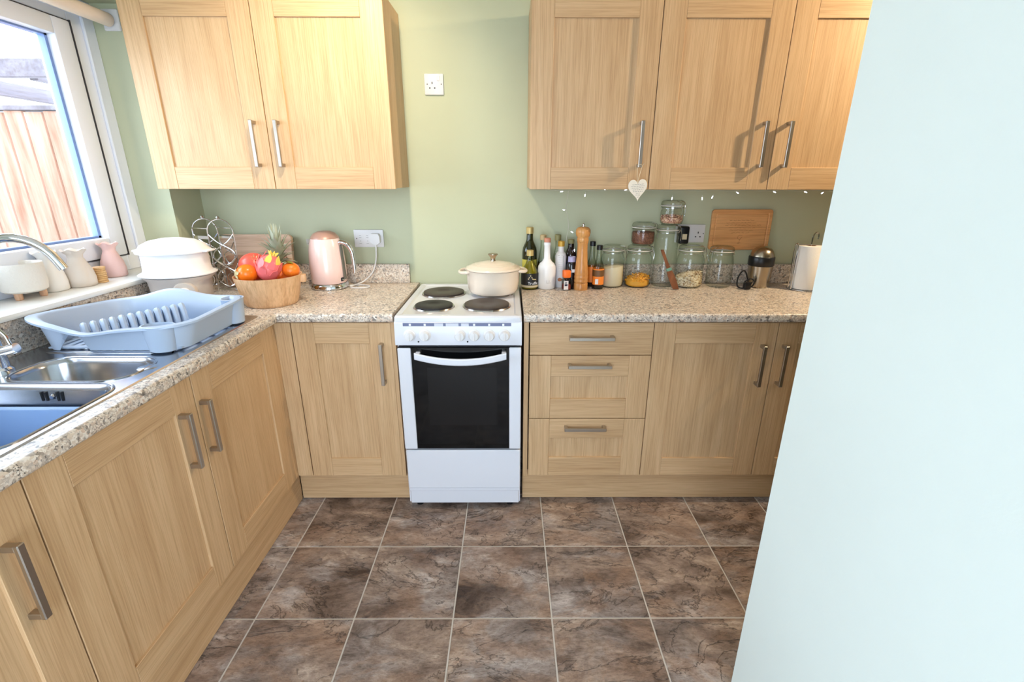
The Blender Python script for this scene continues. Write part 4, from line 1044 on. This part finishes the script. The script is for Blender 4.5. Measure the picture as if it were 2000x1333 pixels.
#%% ------------------------------------------------------------------ clip-top jars
def jar(label, x, y, R_, H, z0=ZC, neck=.85, ang=0, shoulder=.70, group='clip-top glass jars', sx=1):
    """H = full height with lid; neck radius as a share of R_"""
    t = thing('storage_jar', label, 'jar', (x, y, z0), group); rn = R_*neck; hb = H-.030; hs = hb*shoulder
    B().lathe([(0, .001), (R_*.80, 0), (R_*.93, .004), (R_, .016), (R_, hs), (R_*.985, hs+(hb-hs)*.25), (rn+(R_-rn)*.4, hb-.022), (rn, hb-.014), (rn, hb-.006), (rn+.004, hb-.004), (rn+.004, hb)], (x, y, z0), 40).build('glass_body', 'jar_glass', t, 50)
    B().lathe([(rn-.004, hb+.0005), (rn+.005, hb+.0005), (rn+.006, hb+.002), (rn+.005, hb+.0038), (rn-.004, hb+.0038)], (x, y, z0), 40).build('rubber_seal', 'rubber_white', t)
    B().lathe([(rn-.004, hb+.0042), (rn+.004, hb+.0045), (rn+.005, hb+.010), (rn+.002, hb+.020), (rn-.006, hb+.026), (rn*.72, hb+.0275), (rn*.66, hb+.0245), (0, hb+.0235)], (x, y, z0), 40).build('lid', 'jar_glass', t, 40)
    c_, s_ = math.cos(R(ang)), math.sin(R(ang))
    def P(u, v, z): return (x+u*c_-v*s_, y+u*s_+v*c_, z0+z)
    rr_ = rn+.0055
    ring = [P(rr_*math.cos(2*math.pi*k/28), rr_*math.sin(2*math.pi*k/28), hb-.009) for k in range(28)]
    w = B().tube(ring, .0011, 6, True)
    w.tube(smooth([P(rr_, -.012, hb-.009), P(rr_+.006, -.013, hb+.006), P(rr_+.002, -.013, hb+.018), P(rr_-.02, -.013, hb+.024)]), .0012, 6)
    w.tube(smooth([P(rr_, .012, hb-.009), P(rr_+.006, .013, hb+.006), P(rr_+.002, .013, hb+.018), P(rr_-.02, .013, hb+.024)]), .0012, 6)
    w.tube(smooth([P(rr_+.006, -.010, hb+.006), P(rr_+.012, -.010, hb-.02), P(rr_+.009, -.008, hb-.045), P(rr_+.009, .008, hb-.045), P(rr_+.012, .010, hb-.02), P(rr_+.006, .010, hb+.006)]), .0013, 6)
    w.build('wire_clip', 'chrome', t)
    return t
def fill(name, label, x, y, R_, prof, mat, z0=ZC, tilt=0, bump_=0, kind='stuff', cat='food'):
    b = B().lathe(prof, (x, y, z0), 36); rn = random.Random(5)
    zt = max(p[1] for p in prof)
    v = []
    for p in b.v:
        zz = p[2]-z0; k = max(0, (zz-zt*.55)/(zt*.45)); v.append((p[0], p[1], p[2]+k*(tilt*(p[0]-x)/R_+rn.uniform(-bump_, bump_))))
    b.v = v; return tag(b.build(name, mat, None, 60), label, cat, None, kind)
jy = -.085
jar('glass jar of pale sugar beside the sauce bottles', .502, jy, .057, .205, ang=-15)
fill('sugar', 'pale cane sugar filling a clip-top jar', .502, jy, .054, [(0, .004), (.046, .004), (.0535, .012), (.0538, .098), (.03, .102), (0, .104)], 'sugar', tilt=.010)
jar('large glass jar of dry yellow pasta below the brown jar', .630, jy, .063, .205, ang=-12)
b = B(); rn = random.Random(2)
b.lathe([(0, .005), (.050, .005), (.056, .012), (.057, .030), (.04, .042), (0, .048)], (.630, jy, ZC), 24)
for k in range(170):
    a = rn.uniform(0, 6.283); r = .052*math.sqrt(rn.random()); z = ZC+.026+.030*rn.random()*(1-(r/.06)**2)+.010*math.cos(a)*r/.05+.006
    d = Vector((rn.uniform(-1, 1), rn.uniform(-1, 1), rn.uniform(-.45, .45))).normalized()*.011; c0 = Vector((.630+r*math.cos(a), jy+r*math.sin(a), z))
    b.tube([c0-d, c0, c0+d], .0032, 5)
tag(b.build('pasta', 'pasta'), 'yellow pasta pieces heaped in the bottom of a jar', 'pasta', None, 'stuff')
jar('tall slim glass jar in the middle holding nothing', .757, -.080, .055, .300, neck=.88, ang=-20, shoulder=.86)
jar('small squat glass jar with brown powder stacked on the pasta jar', .640, jy-.002, .055, .108, z0=ZC+.2045, neck=.92, ang=-15, shoulder=.62)
fill('cocoa', 'brown powder filling the small squat jar', .640, jy-.002, .05, [(0, .004), (.044, .004), (.0515, .014), (.0518, .058), (.03, .060), (0, .060)], 'cocoa', z0=ZC+.2045, bump_=.001)
jar('small glass jar of pink grains stacked on the tall jar', .770, -.082, .053, .112, z0=ZC+.2995, neck=.94, ang=-60, shoulder=.66)
b = B(); rn = random.Random(9); b.lathe([(0, .005), (.042, .005), (.0485, .014), (.048, .030), (.03, .036), (0, .037)], (.770, -.082, ZC+.2995), 24)
for k in range(230):
    a = rn.uniform(0, 6.283); r = .047*math.sqrt(rn.random()) if k % 2 else .0475; z = ZC+.2995+(.034 if k % 2 else rn.uniform(.016, .036))+rn.uniform(-.002, .006)+.006*math.cos(a+2)
    b.ball((.770+r*math.cos(a), -.082+r*math.sin(a), z), .0040, 1, 1, .8, 6)
tag(b.build('dry_grains', 'grain_pink'), 'pinkish dry grains in the topmost small jar', 'grain', None, 'stuff')
jar('glass jar half full of oats between tall and empty jars', .880, -.090, .065, .205, ang=-25)
b = B(); rn = random.Random(4); b2 = B(); ox, oy = .880, -.090
b.lathe([(0, .004), (.050, .004), (.0585, .014), (.0600, .055), (.04, .066), (0, .072)], (ox, oy, ZC), 28)
b.v = [(p[0], p[1], p[2]+max(0, (p[2]-ZC-.03)/.04)*.016*(p[0]-ox)/.06) for p in b.v]
for k in range(520):
    a = rn.uniform(0, 6.283); top = k % 2; r = .058*math.sqrt(rn.random()) if top else .0602; tl = .016*r*math.cos(a)/.06
    z = ZC+(.062+.008*(1-r/.06)+tl if top else rn.uniform(.014, .060+tl)); M = Matrix.Translation((ox+r*math.cos(a), oy+r*math.sin(a), z)) @ Matrix.Rotation(rn.uniform(0, 6), 4, 'Z') @ Matrix.Rotation(rn.uniform(-.9, .9), 4, 'X')
    (b if rn.random() < .8 else b2).lathe([(0, .0011), (.0042, .0003), (.0042, -.0003), (0, -.0011)], (0, 0, 0), 6, M) if False else (b if rn.random() < .8 else b2).add([M @ Vector(q) for q in ((.0062, 0, 0), (0, .0048, .0008), (-.0062, 0, 0), (0, -.0048, .0008), (0, 0, .0026), (0, 0, -.0012))], [(0, 1, 4), (1, 2, 4), (2, 3, 4), (3, 0, 4), (1, 0, 5), (2, 1, 5), (3, 2, 5), (0, 3, 5)])
tag(b.build('rolled_oats', 'oats', None, 10), 'pale rolled oats heaped in the jar left of the empty jar', 'oats', None, 'stuff')
tag(b2.build('bran_flakes', 'oats_brown', None, 10), 'brown bran flakes mixed into the jar of oats', 'oats', None, 'stuff')
jar('empty clip-top glass jar beside the steel coffee grinder', 1.030, -.088, .060, .200, ang=200, shoulder=.62)
# wooden utensil leaning on the tall jar
ut = thing('wooden_spatula', 'dark wooden spatula with a teal tie leaning on the tall jar', 'spatula', (.79, -.17, ZC))
A, C_ = Vector((.796, -.172, ZC+.002)), Vector((.722, -.138, ZC+.185))
lo = []
for i in range(11):
    t = i/10; p = A.lerp(C_, t); w = (.014 if t < .45 else .010)+.003*math.sin(t*6)
    if t > .95: w = .007
    lo.append([p+Vector((dx*w, dy*.003, 0)) for dx, dy in ((-1, -1), (1, -1), (1, 1), (-1, 1))])
B().loft(lo, True, True).build('blade', 'utensil_wood', ut)
p = A.lerp(C_, .50); b = B(); b.box(-.0125, .0125, -.0045, .0045, -.008, .008, .002, 1, Matrix.Translation(p) @ Matrix.Rotation(R(-22), 4, 'Y')); b.build('tie', 'teal_tie', ut)
# bullet shaped coffee grinder
GX, GY = 1.222, -.100
gr = thing('coffee_grinder', 'bullet shaped steel coffee grinder with a black band', 'grinder', (GX, GY, ZC))
B().lathe([(0, 0), (.044, 0), (.046, .003), (.0475, .010), (.052, .060), (.0555, .104), (0, .104)], (GX, GY, ZC), 40).build('body', 'steel_brushed', gr, 50)
B().lathe([(.0555, .1042), (.0585, .108), (.0585, .146), (.056, .150), (0, .150)], (GX, GY, ZC), 40).build('grip_band', 'black_plastic', gr, 50)
B().lathe([(.0545, .1502), (.052, .162), (.045, .178), (.033, .190), (.018, .197), (0, .199)], (GX, GY, ZC), 40).build('dome_lid', 'steel_brushed', gr, 60)
pts = [(GX-.045, GY, ZC+.02), (GX-.06, GY-.03, ZC+.02), (GX-.085, GY-.04, ZC+.075), (GX-.105, GY-.045, ZC+.085), (GX-.123, GY-.045, ZC+.05), (GX-.120, GY-.05, ZC+.01), (GX-.085, GY-.055, ZC+.004), (GX-.055, GY-.06, ZC+.015), (GX-.05, GY-.06, ZC+.04), (GX-.07, GY-.058, ZC+.05), (GX-.095, GY-.056, ZC+.03), (GX-.09, GY-.06, ZC+.008)]
B().tube(smooth(pts), .0034, 8).build('cord', 'black_rubber', gr)
B().box(GX-.102, GX-.070, GY-.082, GY-.058, ZC+.001, ZC+.036, .006, 2).build('plug', 'black_plastic', gr)
# kitchen roll on its stand
RX, RY = 1.410, -.165
kr = thing('kitchen_roll_holder', 'chrome wire kitchen roll stand beside the pale near wall', 'roll holder', (RX, RY, ZC))
b = B().tube([(RX+.067*math.cos(k*math.pi/16), RY+.067*math.sin(k*math.pi/16), ZC+.0035) for k in range(32)], .003, 8, True)
b.tube([(RX-.067, RY, ZC+.0035), (RX+.067, RY, ZC+.0035)], .003, 8); b.tube([(RX, RY-.067, ZC+.0035), (RX, RY+.067, ZC+.0035)], .003, 8); b.build('base_ring', 'chrome', kr)
B().tube(smooth([(RX, RY, ZC+.003), (RX, RY, ZC+.12), (RX, RY, ZC+.235), (RX+.006, RY, ZC+.262), (RX+.018, RY, ZC+.268), (RX+.026, RY, ZC+.255), (RX+.024, RY, ZC+.238)]), .003, 8).build('centre_pole', 'chrome', kr)
b = B()
for dy in (-.012, .012): b.tube(smooth([(RX-.066, RY+dy, ZC+.003), (RX-.067, RY+dy, ZC+.11), (RX-.067, RY+dy, ZC+.205), (RX-.067, RY, ZC+.218)]), .0026, 8)
b.build('tension_arm', 'chrome', kr)
ro = thing('kitchen_roll', 'white paper kitchen roll on the chrome stand', 'paper roll', (RX, RY, ZC+.007))
B().lathe([(.021, .0075), (.056, .0075), (.057, .009), (.057, .206), (.056, .208), (.021, .208), (.021, .0075)], (RX, RY, ZC), 44).build('paper', 'paper_white', ro, 50)
B().lathe([(.0205, .0072), (.0205, .2085), (.019, .2085), (.019, .0072), (.0205, .0072)], (RX, RY, ZC), 30).build('cardboard_core', 'cork', ro)

#%% ------------------------------------------------------------------ board on the wall
cb = thing('engraved_board', 'bamboo board with engraved writing hanging on the right wall', 'chopping board', (1.137, -.01, 1.175))
def bl_(hx, hz, r, y): return [(x, y, z) for x, z in rrect(1.1375, 1.1755, hx, hz, r, 6)]
B().loft([bl_(.147, .0965, .014, -.0015), bl_(.148, .0975, .015, -.004), bl_(.148, .0975, .015, -.016), bl_(.146, .0955, .014, -.018), bl_(.132, .0815, .008, -.018), bl_(.130, .0795, .008, -.0155), bl_(.126, .0755, .008, -.0155), bl_(.124, .0735, .008, -.018)], True, True).build('board_slab', 'bamboo', cb, 25)
rn = random.Random(8)
for k, (z, w) in enumerate(((1.222, .12), (1.210, .15), (1.198, .16), (1.186, .12), (1.174, .11), (1.162, .09))):
    xx = 1.1375-w/2; b = B()
    while xx < 1.1375+w/2:
        l_ = rn.uniform(.010, .022); p = []
        for q in range(9): p.append((xx+l_*q/8, -.0182, z+rn.uniform(-.0028, .0028)))
        b.tube(p, .0005, 5); xx += l_+.005
    b.build('engraved_line', 'engrave', cb)
B().tube(smooth([(1.150, -.0182, 1.150), (1.132, -.0182, 1.148), (1.128, -.0182, 1.135), (1.140, -.0182, 1.130), (1.150, -.0182, 1.142), (1.140, -.0182, 1.128), (1.137, -.0182, 1.110), (1.130, -.0182, 1.112), (1.145, -.0182, 1.114)]), .0006, 5).build('engraved_flower', 'engrave', cb)

#%% ------------------------------------------------------------------ hanging heart
HXc, HYc = .532, -.3335
hs_ = thing('hanging_heart', 'white heart plaque with small writing hanging from a cabinet handle', 'plaque', (HXc, HYc, 1.372))
hp = []
for k in range(48):
    t = 2*math.pi*k/48; hx = 16*math.sin(t)**3; hz = 13*math.cos(t)-5*math.cos(2*t)-2*math.cos(3*t)-math.cos(4*t)
    hp.append((hx*.00245*math.cos(R(4)), hz*.0030))
ROT = Matrix.Translation((HXc, 0, 1.375)) @ Matrix.Rotation(R(-4), 4, 'Y')
def hl(s_, y): return [ROT @ Vector((x*s_, y, z*s_)) for x, z in hp]
B().loft([hl(.97, HYc+.003), hl(1, HYc+.002), hl(1, HYc-.002), hl(.97, HYc-.003)], True, True).build('plaque', 'heart_white', hs_, 30)
rn = random.Random(6)
for z, w in ((.016, .046), (.009, .054), (.002, .050), (-.005, .042), (-.012, .040), (-.019, .014), (-.026, .018), (-.034, .004)):
    b = B(); xx = -w/2
    while xx < w/2:
        l_ = min(rn.uniform(.005, .010), w/2-xx+.001); p = [ROT @ Vector((xx+l_*q/6, HYc-.0033, z+rn.uniform(-.0013, .0013))) for q in range(7)]
        b.tube(p, .00042, 5); xx += l_+.0028
    b.build('written_line', 'ink', hs_)
for s_ in (-1, 1): B().tube([ROT @ Vector((0, HYc-.0005, .020)), ROT @ Vector((.003*s_, HYc-.001, .040)), (.5372+.0105*s_, -.3215, 1.462+.004)], .0009, 6).build('string', 'string_cream', hs_)
B().tube(smooth([(.5267, -.3215, 1.466), (.5372, -.329, 1.469), (.5477, -.3215, 1.466), (.552, -.326, 1.472)]), .0010, 6).build('string_knot', 'string_cream', hs_)

#%% ------------------------------------------------------------------ string lights under the right wall cabinets
sl = thing('string_lights', 'white fairy lights strung along the underside of the right cabinets', 'string lights', (.75, -.19, 1.36))
ZL = 1.366
pts = [(.16+.04*k, -.19+.018*math.sin(k*1.7), ZL-.004*abs(math.sin(k*2.3))) for k in range(33)]
B().tube(smooth(pts, 2), .0009, 5).build('wire', 'wire_clear', sl)
strand = [(.262, -.19, ZL-.004), (.262, -.15, 1.32), (.268, -.07, 1.272), (.280, -.045, 1.235), (.286, -.04, 1.19), (.277, -.06, 1.150), (.274, -.068, 1.12), (.262, -.075, 1.095), (.254, -.085, 1.085)]
B().tube(smooth(strand), .0012, 5).build('wire', 'wire_clear', sl)
for p, d in (((.245, -.195, 1.362), (-1, -.2, -.2)), ((.338, -.195, 1.358), (-.15, 0, -1)), ((.432, -.195, 1.362), (-.3, 0, .2)), ((.500, -.200, 1.362), (.9, 0, .3)), ((.727, -.195, 1.345), (-.15, 0, -1)), ((.858, -.195, 1.345), (.1, 0, -1)), ((.910, -.195, 1.350), (-.4, 0, -1)), ((.998, -.2, 1.363), (.4, -.3, -.3)), ((1.160, -.2, 1.363), (.5, -.3, -.2)), ((1.298, -.2, 1.363), (.5, -.3, -.2)), ((1.400, -.2, 1.363), (-.9, -.2, -.6)),
             ((.268, -.075, 1.272), (-.6, -.4, .1)), ((.290, -.045, 1.175), (.9, -.2, -.5)), ((.256, -.088, 1.088), (-.5, -.2, -.6)), ((.312, -.085, 1.10), (.1, -.1, -1))):
    p = Vector(p); d = Vector(d).normalized(); b = B().tube([p, p+d*.012], .0011, 5); b.build('bulb_stem', 'wire_clear', sl)
    B().tube([p+d*.010, p+d*.016, p+d*.021], .002, 7, rr=[.0014, .0021, .0010]).build('bulb', 'bulb_white', sl)

#%% ------------------------------------------------------------------ ceiling spotlights (out of frame)
def spotlight(label, x, y, aim, power, cone=150, col=(1.0, .79, .53)):
    t = thing('ceiling_spotlight', label, 'ceiling light', (x, y, CEIL), 'ceiling spotlights')
    B().lathe([(0, 0), (.045, 0), (.045, -.012), (.040, -.016), (0, -.016)], (x, y, CEIL), 28).build('ceiling_plate', 'nickel', t)
    d = (Vector(aim)-Vector((x, y, CEIL-.11))).normalized(); c0 = Vector((x, y, CEIL-.09))
    B().tube([(x, y, CEIL-.014), c0], .006, 10).build('stem', 'nickel', t)
    q = Vector((0, 0, 1)).rotation_difference(d).to_matrix().to_4x4(); M = Matrix.Translation(c0) @ q
    hd = B().lathe([(0, -.02), (.018, -.018), (.026, 0), (.032, .055), (.030, .055), (.022, .005), (0, .002)], (0, 0, 0), 26).xf(M).build('shade', 'nickel', t)
    B().lathe([(0, .046), (.026, .044), (.027, .040), (0, .036)], (0, 0, 0), 22).xf(M).build('bulb', 'lamp_warm', hd)
    l = bpy.data.lights.new('spot_beam', 'SPOT'); l.energy = power; l.color = col; l.shadow_soft_size = .028; l.spot_size = R(cone); l.spot_blend = 1
    o = bpy.data.objects.new('spot_beam', l); COL.objects.link(o); o.matrix_world = Matrix.Translation(c0+d*.07) @ Vector((0, 0, -1)).rotation_difference(d).to_matrix().to_4x4()
LAMP_A = (-.47, -.98); LAMP_B = (2.2, -.82)
spotlight('ceiling spotlight between the sink and the cooker', LAMP_A[0], LAMP_A[1], (-.74, -.12, 1.5), 50, 105, (1.0, .84, .62))
spotlight('ceiling spotlight in front of the right wall cabinets', LAMP_B[0], LAMP_B[1], (1.2, 0, 1.6), 120)
